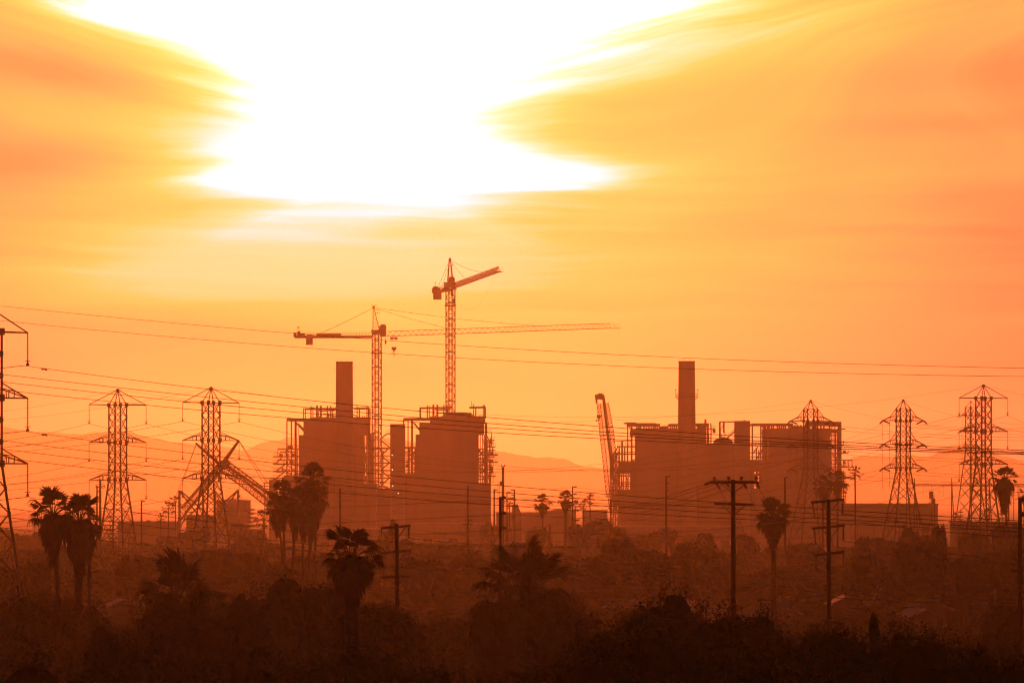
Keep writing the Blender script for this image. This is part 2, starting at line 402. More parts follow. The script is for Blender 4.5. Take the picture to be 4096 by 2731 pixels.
# unit behind the left chimney
u = Unit(2000, 1310, UX + 'with stepped side platforms, behind the left chimney', 'power plant')
u.solid(1195, 1449, 1739, 2260, seams=3.2); u.solid(1213, 1469, 1683, 1739, .6, 23.4)
u.solid(1240, 1476, 1668, 1683, .1, 23.9, 'roof_girder', 'plant'); u.solid(1146, 1240, 1672.5, 1682, .2, 22, 'roof_girder', 'plant')
plant_top(u, 0)
u.col(1147, 1682, 1902, 3); u.col(1165, 1682, 1902, 3); u.col(1182, 1680, 1902, 6)
u.bar(1186, 1692, 1222, 1731, 4.5, (0, 20), 'brace'); u.bar(1195, 1690, 1195, 1742, 2)
u.solid(1469.5, 1476.5, 1683, 2260, 0, 20, 'corner_column', 'plant'); u.bar(1445, 1712, 1468, 1697, 3.5, (0,), 'brace')
for r, xa, xb in ((1795, 1111, 1194), (1806, 1120, 1186), (1826, 1091, 1194), (1838, 1110, 1190), (1856, 1092, 1194), (1884, 1092, 1194), (1912, 1080, 1134), (1930, 1058, 1100), (1955, 1060, 1096)):
    u.floor(xa, xb, r, 4)
rq = random.Random(3)
for r in (1795, 1826, 1856, 1884, 1912):
    for k in range(4):
        xx = rq.uniform(1112 if r > 1800 else 1150, 1176); hh = rq.uniform(5, 15); u.solid(xx, xx + rq.uniform(4, 10), r - hh, r - 1, 1.5, 3.5, 'equipment_box', 'plant')
    u.bar(1146, r + 3, 1182, r + 26, 3, (2,), 'brace')
for r, xa, xb in ((1826, 1097, 1180), (1856, 1092, 1180), (1884, 1092, 1190), (1795, 1150, 1192), (1912, 1092, 1130), (1930, 1058, 1078)): u.rail(xa, xb, r - 2, 12)
for a in ((1111, 1795, 1111, 1826), (1143, 1795, 1143, 1826), (1104, 1852, 1126, 1830), (1104, 1884, 1138, 1858), (1104, 1912, 1138, 1886), (1084, 1940, 1104, 1914), (1170, 1826, 1182, 1810), (1058, 1928, 1058, 2199), (1190, 1795, 1190, 1902)): u.bar(*a, 4 if a[0] != a[2] else 2.5, (1,), 'brace' if a[0] != a[2] else 'column')
u.solid(1134, 1195, 1900, 2260, .2, 23); u.grid([1094, 1100, 1106, 1132], [1920, 1950, 1975], 1916, 2199)
u.solid(1449, 1477, 1937, 2260, .5, 22); u.solid(1076, 1092, 1918, 2260, .4, 12, 'stair_shaft', 'plant')
u.grid([1450, 1458, 1466], [1790, 1812, 1822, 1842, 1864, 1884, 1905, 1921, 1936], 1740, 1940, 2.6, 4.5)
for a in ((1450, 1860, 1464, 1846), (1452, 1898, 1466, 1866), (1452, 1830, 1462, 1815)): u.bar(*a, 3, (3,), 'brace')
# steel between the unit and the lift shaft
for r, w in ((1733, 3), (1760, 3), (1792, 5), (1822, 3), (1851, 4), (1881, 4), (1911, 4), (1934, 3)): u.floor(1477, 1500 if r < 1780 else (1560 if r < 1925 else 1510), r, w, 2, 9)
for x, r0 in ((1482, 1733), (1491, 1733), (1499, 1760), (1530, 1800)): u.bar(x, r0, x, 1945, 3, (3, 8), 'column')
zz = [(1560, 1734), (1545, 1735), (1520, 1757), (1558, 1789), (1524, 1820), (1558, 1850), (1522, 1879), (1558, 1909), (1528, 1938)]
for (a, b), (c, d) in zip(zz, zz[1:]): u.bar(a, b, c, d, 4.2, (2,), 'stair_flight')
for (a, b), (c, d) in zip(zz[2:], zz[3:]):
    if d > b and c > a: u.bar(a + 4, b - 9, c + 2, d - 10, 1.2, (2,), 'handrail')
u.rail(1545, 1560, 1733, 12); u.rail(1478, 1500, 1731, 12)
u.solid(1477, 1502, 1934, 2260, 1, 22); u.solid(1508, 1560, 1952, 2260, 1, 22)
u.pipe([(1508, 1952), (1520, 1944), (1535, 1945), (1550, 1950), (1560, 1956)], 8, 3, 'duct')
# lift shaft
s = Unit(1999, 1590, 'plain tall concrete lift shaft between the two left boiler units', 'tower', name='lift_shaft')
s.solid(1560.5, 1619.5, 1697, 2260, 0, 9, 'shaft_wall', 'concrete'); s.solid(1559.5, 1620, 1695, 1697.5, -.3, 9.3, 'parapet', 'concrete')
for r in range(1740, 2190, 60): s.solid(1572, 1576, r, r + 6, -.12, .1, 'slot_window', 'glass')
# unit under the taller crane
u = Unit(2000, 1790, UX + 'under the taller tower crane, right of the lift shaft', 'power plant')
u.solid(1662, 1911, 1737, 2260, seams=3.2); u.solid(1677, 1936, 1690, 1737, .6, 23.4)
u.solid(1720, 1940, 1665, 1690, .1, 23.9, 'roof_girder', 'plant'); u.solid(1613, 1720, 1670.5, 1679, .2, 22, 'roof_girder', 'plant')
plant_top(u, 466, -4)
u.bar(1885, 1602, 1885, 1628, 1.5, (5,), 'aerial'); u.solid(1790, 1885, 1648, 1668, 9, 20, 'steam_drum', 'plant')
u.col(1614, 1679, 1790, 3); u.col(1632, 1679, 1892, 3); u.col(1648, 1677, 1892, 6); u.bar(1654, 1690, 1680, 1722, 4.5, (0, 20), 'brace')
u.rail(1620, 1662, 1787, 10); u.floor(1620, 1662, 1790, 6)
u.grid([1634, 1647, 1661], [1806, 1814, 1822, 1830, 1838, 1848, 1857, 1867, 1879, 1889], 1790, 1892, 6, 2.6, x0=1620)
u.grid([1950, 1957, 1963, 1972], [1770, 1808, 1838, 1866, 1890], 1760, 1930, 2, 3, dys=(10,), x0=1948, x1=1972); u.solid(1620, 1662, 1892, 2260, .5, 23); u.solid(1939.5, 1948, 1690, 2260, 0, 20, 'corner_column', 'plant'); u.bar(1905, 1716, 1936, 1692, 3.5, (0,), 'brace')
u.grid([1913, 1921, 1930, 1938], [1795, 1808, 1818, 1832, 1847, 1861, 1876, 1887, 1905, 1916], 1738, 1932, 2.6, 4.2)
for a in ((1914, 1872, 1936, 1850), (1914, 1900, 1936, 1880), (1914, 1822, 1936, 1805)): u.bar(*a, 3.5, (3,), 'brace')
u.solid(1911, 1963, 1930, 2260, .5, 22); u.bar(1962, 1906, 1962, 1932, 3, (1,), 'column')
for r, xb, w in ((1729, 1967, 2), (1760, 1979, 3), (1787, 1982, 3), (1800, 1981, 3), (1818.5, 1992, 5), (1826, 1981, 3), (1847.5, 1992, 4), (1877, 1965, 4), (1904, 1983, 4)): u.floor(1948, xb, r, w, .5, 8)
for r in (1760, 1787, 1818, 1847, 1877, 1904):
    for k in range(3):
        xx = rq.uniform(1949, 1966); hh = rq.uniform(5, 14); u.solid(xx, xx + rq.uniform(3, 8), r - hh, r - 1, 1.5, 3.5, 'equipment_box', 'plant')
for r, xb in ((1760, 1979), (1787, 1982), (1818, 1992), (1847, 1992), (1877, 1965), (1904, 1983), (1729, 1965)): u.rail(1950, xb, r - 2, 12)
u.bar(1966, 1729, 1966, 1787, 2.5, (1,), 'column'); u.bar(1970, 1787, 1970, 1818, 2.5, (1,), 'column'); u.bar(1965, 1848, 1965, 1904, 1.8, (1,), 'column'); u.bar(1944, 1735, 1956, 1760, 3, (1,), 'brace')
# right-hand pair
u = Unit(2000, 2670, UX + 'around the right chimney with open scaffold on its left', 'power plant')
u.solid(2545, 2793, 1712, 2260, seams=3.2); u.solid(2524, 2545, 1717, 1742, .4, 20)
u.solid(2511, 2624, 1691, 1703, .1, 22, 'roof_girder', 'plant'); u.solid(2624, 2641, 1694, 1703, .1, 22, 'roof_girder', 'plant'); u.solid(2678, 2713, 1694, 1703, .1, 22, 'roof_girder', 'plant'); u.solid(2785, 2836, 1692, 1703, .1, 22, 'roof_girder', 'plant')
u.grid([2442, 2448, 2457, 2468], [1826, 1858, 1888, 1918, 1946, 1972, 1996, 2020, 2040], 1815, 2060, 2, 2.6, dys=(3, 8), x0=2440, x1=2476); u.floor(2499, 2545, 1690.5, 3, -1, 23, 'roof_sheet'); u.solid(2645, 2675, 1704, 1713, 1, 20, 'duct', 'plant')
for x in (2649, 2657, 2664, 2671): u.bar(x, 1703, x, 1700, 4, (3,), 'vent')
for x in (2548, 2556, 2563, 2576, 2586, 2596, 2606, 2615, 2622, 2630, 2638, 2682, 2690, 2698, 2706, 2792): u.bar(x, 1702, x, 1713, 5, (1,), 'hanger')
u.col(2511, 1692, 1843, 3); u.col(2527, 1705, 1843, 5); u.bar(2514, 1704, 2526, 1716, 3, (0,), 'brace')
u.col(2488.5, 1762, 1843, 6, (0,)); u.floor(2452, 2528, 1763, 2.5, 0, 1.5, 'beam'); u.floor(2470, 2546, 1785, 4, 0, 12)
u.rail(2470, 2546, 1783, 13); u.floor(2453, 2552, 1815, 4, 0, 12); u.bar(2455, 1811, 2545, 1806, 2.5, (2,))
for x in (2478, 2500, 2511, 2549): u.bar(x, 1786, x, 1843, 3, (1, 10), 'column')
u.rail(2530, 2550, 1813, 16); u.bar(2530, 1843, 2550, 1830, 3.5, (1,), 'brace')
u.solid(2477, 2545, 1843, 1893, .3, 20); u.grid([2479, 2486, 2494, 2505, 2513, 2524], [1903, 1928, 1935, 1943], 1893, 1956, 3, 3.2); u.solid(2524, 2545, 1893, 1956, .3, 20); u.solid(2474, 2545, 1956, 2260, .3, 20)
for r in (1811, 1843, 1873, 1903, 1932, 1960, 1985, 2008): u.floor(2439 if r > 1830 else 2452, 2478, r, 4, 0, 6)
for k, r in enumerate((1782, 1811, 1843, 1873, 1903, 1932, 1960, 1985)):
    u.bar(2474, r, 2458, r + 30, 3, (0,), 'stair_flight'); u.bar(2458, r + 2, 2476, r + 28, 2.2, (5,), 'stair_flight')
for x in (2453, 2462, 2476): u.bar(x, 1811, x, 2199, 2.4, (1, 5), 'column')
u.bar(2474, 1784, 2455, 1811, 3.5, (0,), 'stair_flight')
u.bar(2822, 1676, 2822, 1775, 6.5, (1,), 'vent_stack'); u.bar(2831, 1722, 2831, 1775, 4, (1,), 'pipe'); u.pipe([(2844, 1775), (2845, 1720), (2843, 1692)], 5, 1, 'pipe'); u.pipe([(2838, 1775), (2838, 1735)], 3.2, 6)
u.solid(2793, 2861, 1713, 1716.5, 0, 6, 'platform', 'plant'); u.rail(2846, 2861, 1713, 12); u.bar(2857, 1716, 2857, 1731, 9, (2,), 'hoist')
for x in (2798, 2806, 2813, 2834): u.bar(x, 1703, x, 1775, 3, (2, 12), 'column')
for r in (1722, 1732, 1760): u.floor(2793, 2826, r, 3, 1, 12)
u.bar(2800, 1763, 2820, 1736, 3, (1,), 'brace'); u.grid([2797, 2805, 2812, 2819, 2827], [1709, 1728, 1740, 1750, 1766], 1703, 1772, 2.6, 2.6, dys=(8, 16)); u.solid(2793, 2942, 1772, 2260, .5, 22)
u.pipe([(2860, 1774), (2866, 1763), (2880, 1757), (2897, 1755), (2915, 1757), (2925, 1764), (2930, 1775)], 14, 6, 'duct'); u.solid(2868, 2926, 1760, 1774, 4, 12, 'duct', 'plant')
for x, r0 in ((2884, 1728), (2889, 1735), (2896, 1745), (2902, 1727)): u.pipe([(x, r0), (x, 1744), (2895, 1756)], 3.4, 5)
u.bar(2880, 1686, 2941, 1686, 3, (0, 8)); u.col(2881, 1686, 1752, 3, (0, 8)); u.col(2897, 1686, 1730, 3, (0, 8)); u.bar(2883, 1720, 2897, 1688, 1.8, (0,), 'brace'); u.bar(2906, 1754, 2940, 1724, 4.5, (2,), 'conveyor'); u.bar(2906, 1744, 2940, 1714, 1.4, (2,), 'handrail'); u.rail(2918, 2940, 1765, 12)
u = Unit(1999, 2970, 'plain tall concrete lift shaft between the two right boiler units', 'tower', name='lift_shaft')
u.solid(2940.5, 3000.5, 1684, 2260, 0, 9, 'shaft_wall', 'concrete'); u.solid(2939.5, 3001.5, 1682.5, 1684.5, -.3, 9.3, 'parapet', 'concrete'); u.bar(2976, 1683, 2981, 1681, 5, (3,), 'vent')
u = Unit(2000, 3200, UX + 'at the far right, with open frame and hanging platforms', 'power plant')
u.solid(3078, 3320, 1745, 2260, seams=3.2); u.solid(3058, 3325, 1712, 1745, .3, 22)
u.solid(3008.5, 3172, 1692.5, 1701, .1, 22, 'roof_girder', 'plant'); u.solid(3232, 3366, 1686, 1701, .1, 22, 'roof_girder', 'plant'); u.solid(3176, 3230, 1703, 1712, 2, 18, 'duct', 'plant')
for x in (3063, 3071, 3077, 3086, 3094, 3110, 3118, 3126, 3134, 3142, 3156, 3164, 3171, 3180, 3192, 3204, 3216, 3228, 3236, 3252, 3262, 3270, 3284, 3296, 3318): u.bar(x, 1699, x, 1713, 5, (1,), 'hanger')
u.col(3010, 1700, 1838, 3.5); u.col(3044, 1700, 1838, 3.5); u.col(3058, 1702, 1838, 5); u.bar(3046, 1702, 3058, 1716, 4, (0,), 'brace'); u.solid(3057, 3067, 1745, 1845, .3, 18, 'column_casing', 'plant'); u.bar(3071, 1745, 3071, 1840, 2.5, (8,), 'column')
for r in (1776, 1810, 1782, 1826): u.floor(3003, 3057, r, 3.2, 1, 5)
u.rail(3012, 3056, 1774, 10); u.rail(3012, 3056, 1808, 14)
for a in ((3012, 1812, 3032, 1787), (3026, 1834, 3056, 1790), (3026, 1790, 3026, 1838), (3036, 1800, 3036, 1838)): u.bar(*a, 3.8, (1,), 'brace')
u.solid(3001.5, 3078, 1838, 1880, .4, 20); u.solid(3001.5, 3015, 1880, 2260, .4, 20); u.solid(3053, 3078, 1880, 2260, .4, 20); u.solid(3015, 3053, 1952, 2260, .4, 20)
u.grid([3015, 3029, 3041, 3052], [1884, 1896, 1901, 1926, 1932, 1942], 1880, 1952, 5, 4); u.bar(3018, 1925, 3048, 1902, 3.5, (3,), 'brace')
for x, r0 in ((3329, 1702), (3341, 1702), (3355, 1700)): u.bar(x, r0, x, 2040, 3.2, (2,), 'column')
u.grid([3321, 3329, 3341, 3355, 3362], [1740, 1758, 1790, 1812, 1826, 1855, 1876, 1896, 1930, 1952], 1712, 2040, 2.2, 2.6, dys=(9,)); u.pipe([(3348, 1730), (3348, 1900)], 5, 7); u.pipe([(3325, 1760), (3325, 2040)], 3.5, 5); u.grid([3368, 3376], [1890, 1904, 1924, 1948, 1962], 1880, 2040, 2.4, 3, x1=3384); u.solid(3362, 3366.5, 1701, 2050, 0, 18, 'corner_column', 'plant'); u.solid(3325, 3366, 1716, 1729, .2, 19, 'floor_deck', 'plant')
for r in (1704, 1758, 1780, 1812, 1840, 1868, 1896): u.floor(3320, 3366, r, 2.6, 1, 5)
u.solid(3325, 3345, 1968, 2260, .4, 20); u.solid(3325, 3360, 1900, 1944, .4, 20)
for r, xb, w in ((1715, 3383, 3), (1780, 3375, 4), (1810, 3395, 4), (1839, 3409, 3), (1868, 3409, 3), (1898, 3385, 3), (1909, 3398, 6), (1936, 3386, 8), (1970, 3390, 4), (1984, 3384, 3)): u.floor(3366, xb, r, w, .5, 7)
u.rail(3368, 3409, 1867, 14); u.rail(3366, 3394, 1808, 12); u.rail(3366, 3388, 1968, 12)
for r in (1810, 1868, 1909, 1936, 1970):
    for k in range(3):
        xx = rq.uniform(3367, 3384); hh = rq.uniform(4, 12); u.solid(xx, xx + rq.uniform(3, 8), r - hh, r - 1, 1.5, 3.5, 'equipment_box', 'plant')
for x, a, b in ((3409, 1838, 1868), (3393, 1840, 1868), (3384, 1970, 2199), (3376, 1970, 2199), (3374, 1762, 1780)): u.bar(x, a, x, b, 2.5, (1,), 'column')
u.bar(3378, 1842, 3378, 1856, 8, (2,), 'hoist'); u.pipe([(3390, 1962), (3389, 1955), (3391, 1950)], 3.5, 1)

def chimney(px, D, rows, w0, w1, label, gallery=None):
    t = thing('chimney', P(px, GY(D), D), label, 'chimney'); o = t.location
    k = D / F; zt = CZ + (HZ - rows[0]) * k; prof = []
    for i in range(13):
        f = i / 12; z = zt * f; r1 = (w1 + (w0 - w1) * f) * k / 2
        prof.append((r1, z))
    prof += [(w0 * k / 2 - .35, zt), (w0 * k / 2 - .35, zt - 4)]
    MB(o).lathe((o.x, o.y, 0), prof, 40).build('shaft', 'concrete', t)
    rm = MB(o).lathe((o.x, o.y, 0), [(w0 * k / 2 + .08, zt - .5), (w0 * k / 2 + .08, zt + .08), (w0 * k / 2 - .3, zt + .08)], 40); rm.build('rim', 'plant', t)
    for i in range(4):
        a = i * 1.57 + .4; MB(o).bar((o.x + math.cos(a) * w0 * k * .48, o.y + math.sin(a) * w0 * k * .48, zt), (o.x + math.cos(a) * w0 * k * .48, o.y + math.sin(a) * w0 * k * .48, zt + 1.1), .04).build('lightning_rod', 'steel', t)
    mb = MB(o); q = o.x - w0 * k / 2; z = CZ + (HZ - rows[0] - 30) * k; mb.bar((q, o.y, z), (q - .9, o.y, z), .05); mb.bar((q - .9, o.y, z), (q - .9, o.y, z - .6), .05); mb.build('davit', 'plant', t)
    if gallery:
        z = CZ + (HZ - gallery) * k; R = w0 * k / 2 + 1.1; g = MB(o)
        g.lathe((o.x, o.y, 0), [(w0 * k / 2 - .1, z - .1), (R, z - .1), (R, z + .05), (w0 * k / 2 - .1, z + .05)], 32); g.build('gallery_floor', 'plant', t)
        g = MB(o)
        for i in range(32):
            a = 2 * math.pi * i / 32; b = 2 * math.pi * (i + 1) / 32
            p = lambda an, zz, rr=R: (o.x + math.cos(an) * rr, o.y + math.sin(an) * rr, zz)
            g.bar(p(a, z), p(a, z + 1.2), .04)
            for zz in (.6, 1.2): g.bar(p(a, z + zz), p(b, z + zz), .035)
            if i % 2 == 0: g.bar(p(a, z - .1), p(a, z - 1.3, w0 * k / 2), .06)
        g.build('gallery_railing', 'plant', t, kind='stuff')
        for a in (3.0, 3.35, -.2, .25): g = MB(o); g.bar((o.x + math.cos(a) * R, o.y + math.sin(a) * R, z + 1.2), (o.x + math.cos(a) * R, o.y + math.sin(a) * R, z + 2.3), .04); g.box((o.x + math.cos(a) * R - .2, o.y + math.sin(a) * R - .2, z + 2.2), (o.x + math.cos(a) * R + .2, o.y + math.sin(a) * R + .2, z + 2.55)); g.build('warning_lamp', 'plant', t)
chimney(1377.5, 1994, (1447,), 67, 78, 'tall concrete chimney on the left, beside the mast of the lower tower crane')
chimney(2747, 1994, (1445,), 65, 84, 'tall concrete chimney on the right with a railed gallery ring', 1587)

# ---------------------------------------------------------------- tower cranes
def lattice_box(mb, a, b, h, n, rc, rb, h2=None, rot=0.0, x=False):
    """square lattice from a to b, half width h (h2 at b), n panels"""
    a = Vector(a); b = Vector(b); d = (b - a).normalized(); h2 = h if h2 is None else h2
    up = Vector((0, 0, 1)) if abs(d.z) < .9 else Vector((0, 1, 0))
    u = d.cross(up).normalized(); w = d.cross(u)
    u, w = u * math.cos(rot) + w * math.sin(rot), -u * math.sin(rot) + w * math.cos(rot)
    C = [(1, 1), (1, -1), (-1, -1), (-1, 1)]
    def q(i, c): f = i / n; hh = h + (h2 - h) * f; return a.lerp(b, f) + u * C[c][0] * hh + w * C[c][1] * hh
    for c in range(4): mb.bar(q(0, c), q(n, c), rc)
    for i in range(n):
        for c in range(4):
            e = (c + 1) % 4
            mb.bar(q(i, c), q(i, e), rb, cap=False)
            if x or (i + c) % 2 == 0: mb.bar(q(i, c), q(i + 1, e), rb, cap=False)
            if x or (i + c) % 2: mb.bar(q(i, e), q(i + 1, c), rb, cap=False)
def copyp(o, parent, loc=None, rot=None):
    c = o.copy(); COL.objects.link(c); c.parent = parent
    if loc is not None: c.location = loc
    if rot is not None: c.rotation_euler = rot
    return c
SECH = 5.7
mb = MB(); lattice_box(mb, (0, 0, 0), (0, 0, SECH), 1.19, 3, .22, .10)
for zc in (0.0, SECH):
    for k in range(4):
        c = [(1, 1), (1, -1), (-1, -1), (-1, 1)]; a = c[k]; b = c[(k + 1) % 4]; mb.bar((a[0] * 1.19, a[1] * 1.19, zc + (.12 if zc == 0 else -.12)), (b[0] * 1.19, b[1] * 1.19, zc + (.12 if zc == 0 else -.12)), .10)
mb.box((-.25, -.3, .1), (.25, -.2, SECH - .1)) if False else None
for i in range(12): mb.bar((-.3, .2, i * .47), (.3, .2, i * .47), .03, cap=False)
MAST = mb.mesh('mast_section')
mb = MB()
for y in (-.8, .8): mb.bar((0, y, 0), (10, y, 0), .13)
mb.bar((0, 0, 1.7), (10, 0, 1.7), .13)
for i in range(5):
    x = i * 2.0
    for y in (-.8, .8): mb.bar((x, y, 0), (x + 1, 0, 1.7), .065, cap=False); mb.bar((x + 2, y, 0), (x + 1, 0, 1.7), .065, cap=False)
    mb.bar((x, -.8, 0), (x, .8, 0), .04, cap=False); mb.bar((x, -.8, 0), (x + 2, .8, 0), .04, cap=False)
JIB = mb.mesh('jib_section')
def tower_crane(px, D, toprow, yaw, label, collar_row, hook=True):
    t = thing('tower_crane', P(px, GY(D), D), label, 'tower crane', 'tower cranes over the power plant')
    zt = CZ + (HZ - toprow) * D / F; n = int(zt // SECH); rem = zt - n * SECH
    MB().box((-3.5, -3.5, 0), (3.5, 3.5, rem)).build('base_block', 'concrete', t)
    for i in range(n): link('mast_section', MAST, t, 'craneS', loc=(0, 0, rem + i * SECH)).rotation_euler = (0, 0, math.radians(27))
    zc = CZ + (HZ - collar_row) * D / F
    m_ = MB()
    for k in range(4):
        c = [(1, 1), (1, -1), (-1, -1), (-1, 1)]; a = c[k]; b = c[(k + 1) % 4]
        m_.bar((a[0] * 1.35, a[1] * 1.35, zc), (b[0] * 1.35, b[1] * 1.35, zc), .28); m_.bar((a[0] * 1.35, a[1] * 1.35, zc), (a[0] * 1.7, a[1] * 1.7, zc), .12)
    o = m_.build('climbing_collar', 'craneS', t); o.rotation_euler = (0, 0, math.radians(27))
    R_ = Matrix.Rotation(yaw, 3, 'Z')
    def part(name, mb, m='craneS', kind=None):
        o = mb.build(name, m, t, kind); o.location = (0, 0, zt); o.rotation_euler = (0, 0, yaw); return o
    part('turntable', MB().lathe((0, 0, 0), [(1.3, -.2), (1.7, -.2), (1.7, .5), (1.4, .6), (1.4, 1.5)], 20))
    part('slewing_deck', MB().box((-1.9, -1.5, .5), (2.3, 1.5, 1.55)))
    part('operator_cab', MB().prism([(1.4, -.6), (3.0, -.9), (3.4, 0), (3.2, 1.5), (1.4, 1.5)], -2.7, -1.1), 'glass')
    part('hoist_winch', MB().box((.9, -.9, 1.55), (3.3, .9, 3.0)).lathe((2.2, 0, 0), [(.1, 2.8), (.9, 2.9), (.9, 3.35), (.3, 3.5)], 14))
    th = MB(); ap = Vector((-1.1, 0, 9.3))
    for y in (-.9, .9):
        th.bar((-1.35, y, 1.5), ap + Vector((-.15, y * .25, 0)), .17); th.bar((.85, y, 1.5), ap + Vector((.15, y * .25, 0)), .17)
    for i in range(1, 8):
        f = i / 8; g_ = (i - .9) / 8
        for y in (-1, 1):
            yy = y * (.9 - .65 * f); y2 = y * (.9 - .65 * g_)
            bk = -1.35 + .1 * f; fr = .85 - 1.8 * f; fr2 = .85 - 1.8 * g_
            th.bar((bk, yy, 1.5 + 7.8 * f), (fr, yy, 1.5 + 7.8 * f), .05, cap=False); th.bar((bk, yy, 1.5 + 7.8 * f), (fr2, y2, 1.5 + 7.8 * g_), .05, cap=False)
    part('tower_head', th)
    part('head_sheaves', MB().box((-1.5, -.4, 8.9), (-.7, .4, 9.9)).bar((-1.6, 0, 9.9), (-1.9, 0, 10.5), .07).bar((-1.1, 0, 9.8), (-.1, .1, 10.3), .09))
    pl = MB()
    pl.box((-.7, -.7, 7.3), (1.0, .7, 7.42))
    for x in (-.6, .2, 1.0):
        for y in (-.7, .7): pl.bar((x, y, 7.3), (x, y, 8.5), .03)
    for y in (-.7, .7): pl.bar((-.6, y, 8.5), (1, y, 8.5), .03)
    part('head_platform', pl)
    ld = MB()
    for y in (-.2, .2): ld.bar((.9, y, 1.6), (.3, y, 7.3), .03)
    for i in range(16): f = i / 16; ld.bar((.9 - .6 * f, -.2, 1.6 + 5.7 * f), (.9 - .6 * f, .2, 1.6 + 5.7 * f), .025)
    part('ladder', ld, kind='stuff')
    til = math.asin(.036)
    Ry = Matrix.Rotation(-til, 3, 'Y')
    for i in range(8):
        loc = R_ @ (Vector((1.8, 0, -.75)) + Ry @ Vector((i * 10, 0, 0))) + Vector((0, 0, zt))
        o = link('jib_section', JIB, t, 'craneS'); o.rotation_mode = 'QUATERNION'
        o.rotation_quaternion = (Matrix.Rotation(yaw, 4, 'Z') @ Matrix.Rotation(-til, 4, 'Y')).to_quaternion(); o.location = loc
    zj = lambda x: -.75 + .036 * (x - 1.8)
    tp = MB(); x = 81.8; z = zj(x)
    tp.box((x, -.9, z - .15), (x + 3, .9, z)); tp.bar((x, 0, z + 1.7), (x + 2.6, 0, z), .06)
    for q in (x + 1, x + 3):
        for y in (-.9, .9): tp.bar((q, y, z), (q, y, z + 1.3), .035)
    for y in (-.9, .9): tp.bar((x + 1, y, z + 1.3), (x + 3, y, z + 1.3), .03)
    part('jib_tip_platform', tp)
    cj = MB()
    for y in (-.75, .75): cj.box((-28.5, y - .12, -1.35), (-1.5, y + .12, -.45 if True else 0))
    for i in range(14): cj.box((-28 + i * 2, -.75, -1.1), (-27.8 + i * 2, .75, -.8))
    part('counter_jib', cj)
    rl = MB()
    for y in (-1.0, 1.0):
        for zz in (.1, .65): rl.bar((-26, y, zz), (-2, y, zz), .03)
        for i in range(25): rl.bar((-26 + i, y, -.5), (-26 + i, y, .65), .03, cap=False)
    part('walkway_railing', rl, kind='stuff')
    part('name_board', MB().box((-20.9, -1.12, -.9), (-12.4, -1.04, .3)).box((-20.9, 1.04, -.9), (-12.4, 1.12, .3)))
    part('counterweight', MB().box((-24.6, -1.3, -3.7), (-23.5, 1.3, -.2)), 'concrete'); part('counterweight', MB().box((-23.4, -1.3, -3.7), (-22.3, 1.3, -.2)), 'concrete')
    part('motor_box', MB().box((-29, -.9, -1.0), (-27.9, .9, .6))); part('motor_box', MB().box((-27.7, -.7, -.45), (-26.6, .7, 1.1)))
    part('rope_drum', MB().lathe((-25.8, 0, 0), [(.3, -.5), (.85, -.4), (.85, .3), (.3, .4)], 12))
    part('anemometer', MB().bar((-27.4, 0, 1.1), (-27.4, 0, 2.5), .06).bar((-27.9, 0, 1.9), (-26.8, 0, 1.9), .06).box((-27.8, -.1, 2.3), (-26.9, .1, 2.65)))
    def pend(pts, y, nl):
        m_ = MB(); a, b = Vector((pts[0][0], y * .3, pts[0][1])), Vector((pts[1][0], y, pts[1][1]))
        sag = (b - a).length * .012; q = []
        for i in range(13): f = i / 12; v = a.lerp(b, f); v.z -= 4 * sag * f * (1 - f); q.append(v)
        m_.tube(q, .05, 4)
        for i in range(nl):
            f = (i + 1) / (nl + 1); v = a.lerp(b, f); v.z -= 4 * sag * f * (1 - f); d = (b - a).normalized() * .45; m_.bar(v - d, v + d, .11)
        part('pendant_rod', m_)
    for y in (-.7, .7): pend([(-1.3, 9.2), (-20, .2)], y, 5)
    pend([(-.9, 9.2), (25.8, zj(25.8) + 1.75)], .12, 4); pend([(-.9, 9.4), (56, zj(56) + 1.75)], -.12, 8)
    tr = MB(); tr.box((4.7, -.9, -1.25), (7.2, .9, -.95))
    for xx in (5.0, 5.6, 6.4, 7.0): tr.lathe((xx, -.6, 0), [(.05, -1.9), (.32, -1.75), (.32, -1.3), (.05, -1.2)], 10)
    part('trolley', tr)
    hb = MB(); hb.prism([(5.2, -4.4), (6.8, -4.4), (6.9, -5.0), (6.2, -5.9), (5.8, -5.9), (5.1, -5.0)], -.3, .3); hb.tube([(6.0, 0, -5.9), (6.0, 0, -6.6), (6.3, 0, -7.0), (6.2, 0, -7.5), (5.8, 0, -7.4)], .12, 6); hb.bar((6, 0, -5.8), (5.5, 0, -6.9), .13)
    part('hook_block', hb)
    for x_ in (5.3, 6.7): part('hoist_rope', MB().bar((x_, 0, -1.3), (x_, 0, -4.4), .03), 'wire')
    part('service_box', MB().box((2.8, -.4, -3.4), (3.4, .4, -2.0)).bar((3.1, 0, -2.0), (3.1, 0, -.9), .1))
    if not hook:
        q = []
        a = Vector((3, 0, -2)); b = Vector((76, 0, zj(76) - .2))
        for i in range(17): f = i / 16; v = a.lerp(b, f); v.z -= 4 * 9.0 * f * (1 - f); q.append(v)
        part('slack_rope', MB().tube(q, .015, 4), 'wire')
    return t
tower_crane(1507, 2003, 1337, math.radians(0), 'lower tower crane with long jib stretched to the right across the other mast', 1413)
tower_crane(1802, 2010, 1147, math.radians(-78), 'taller tower crane, jib foreshortened towards the viewer, above the second boiler unit', 1222, hook=False)

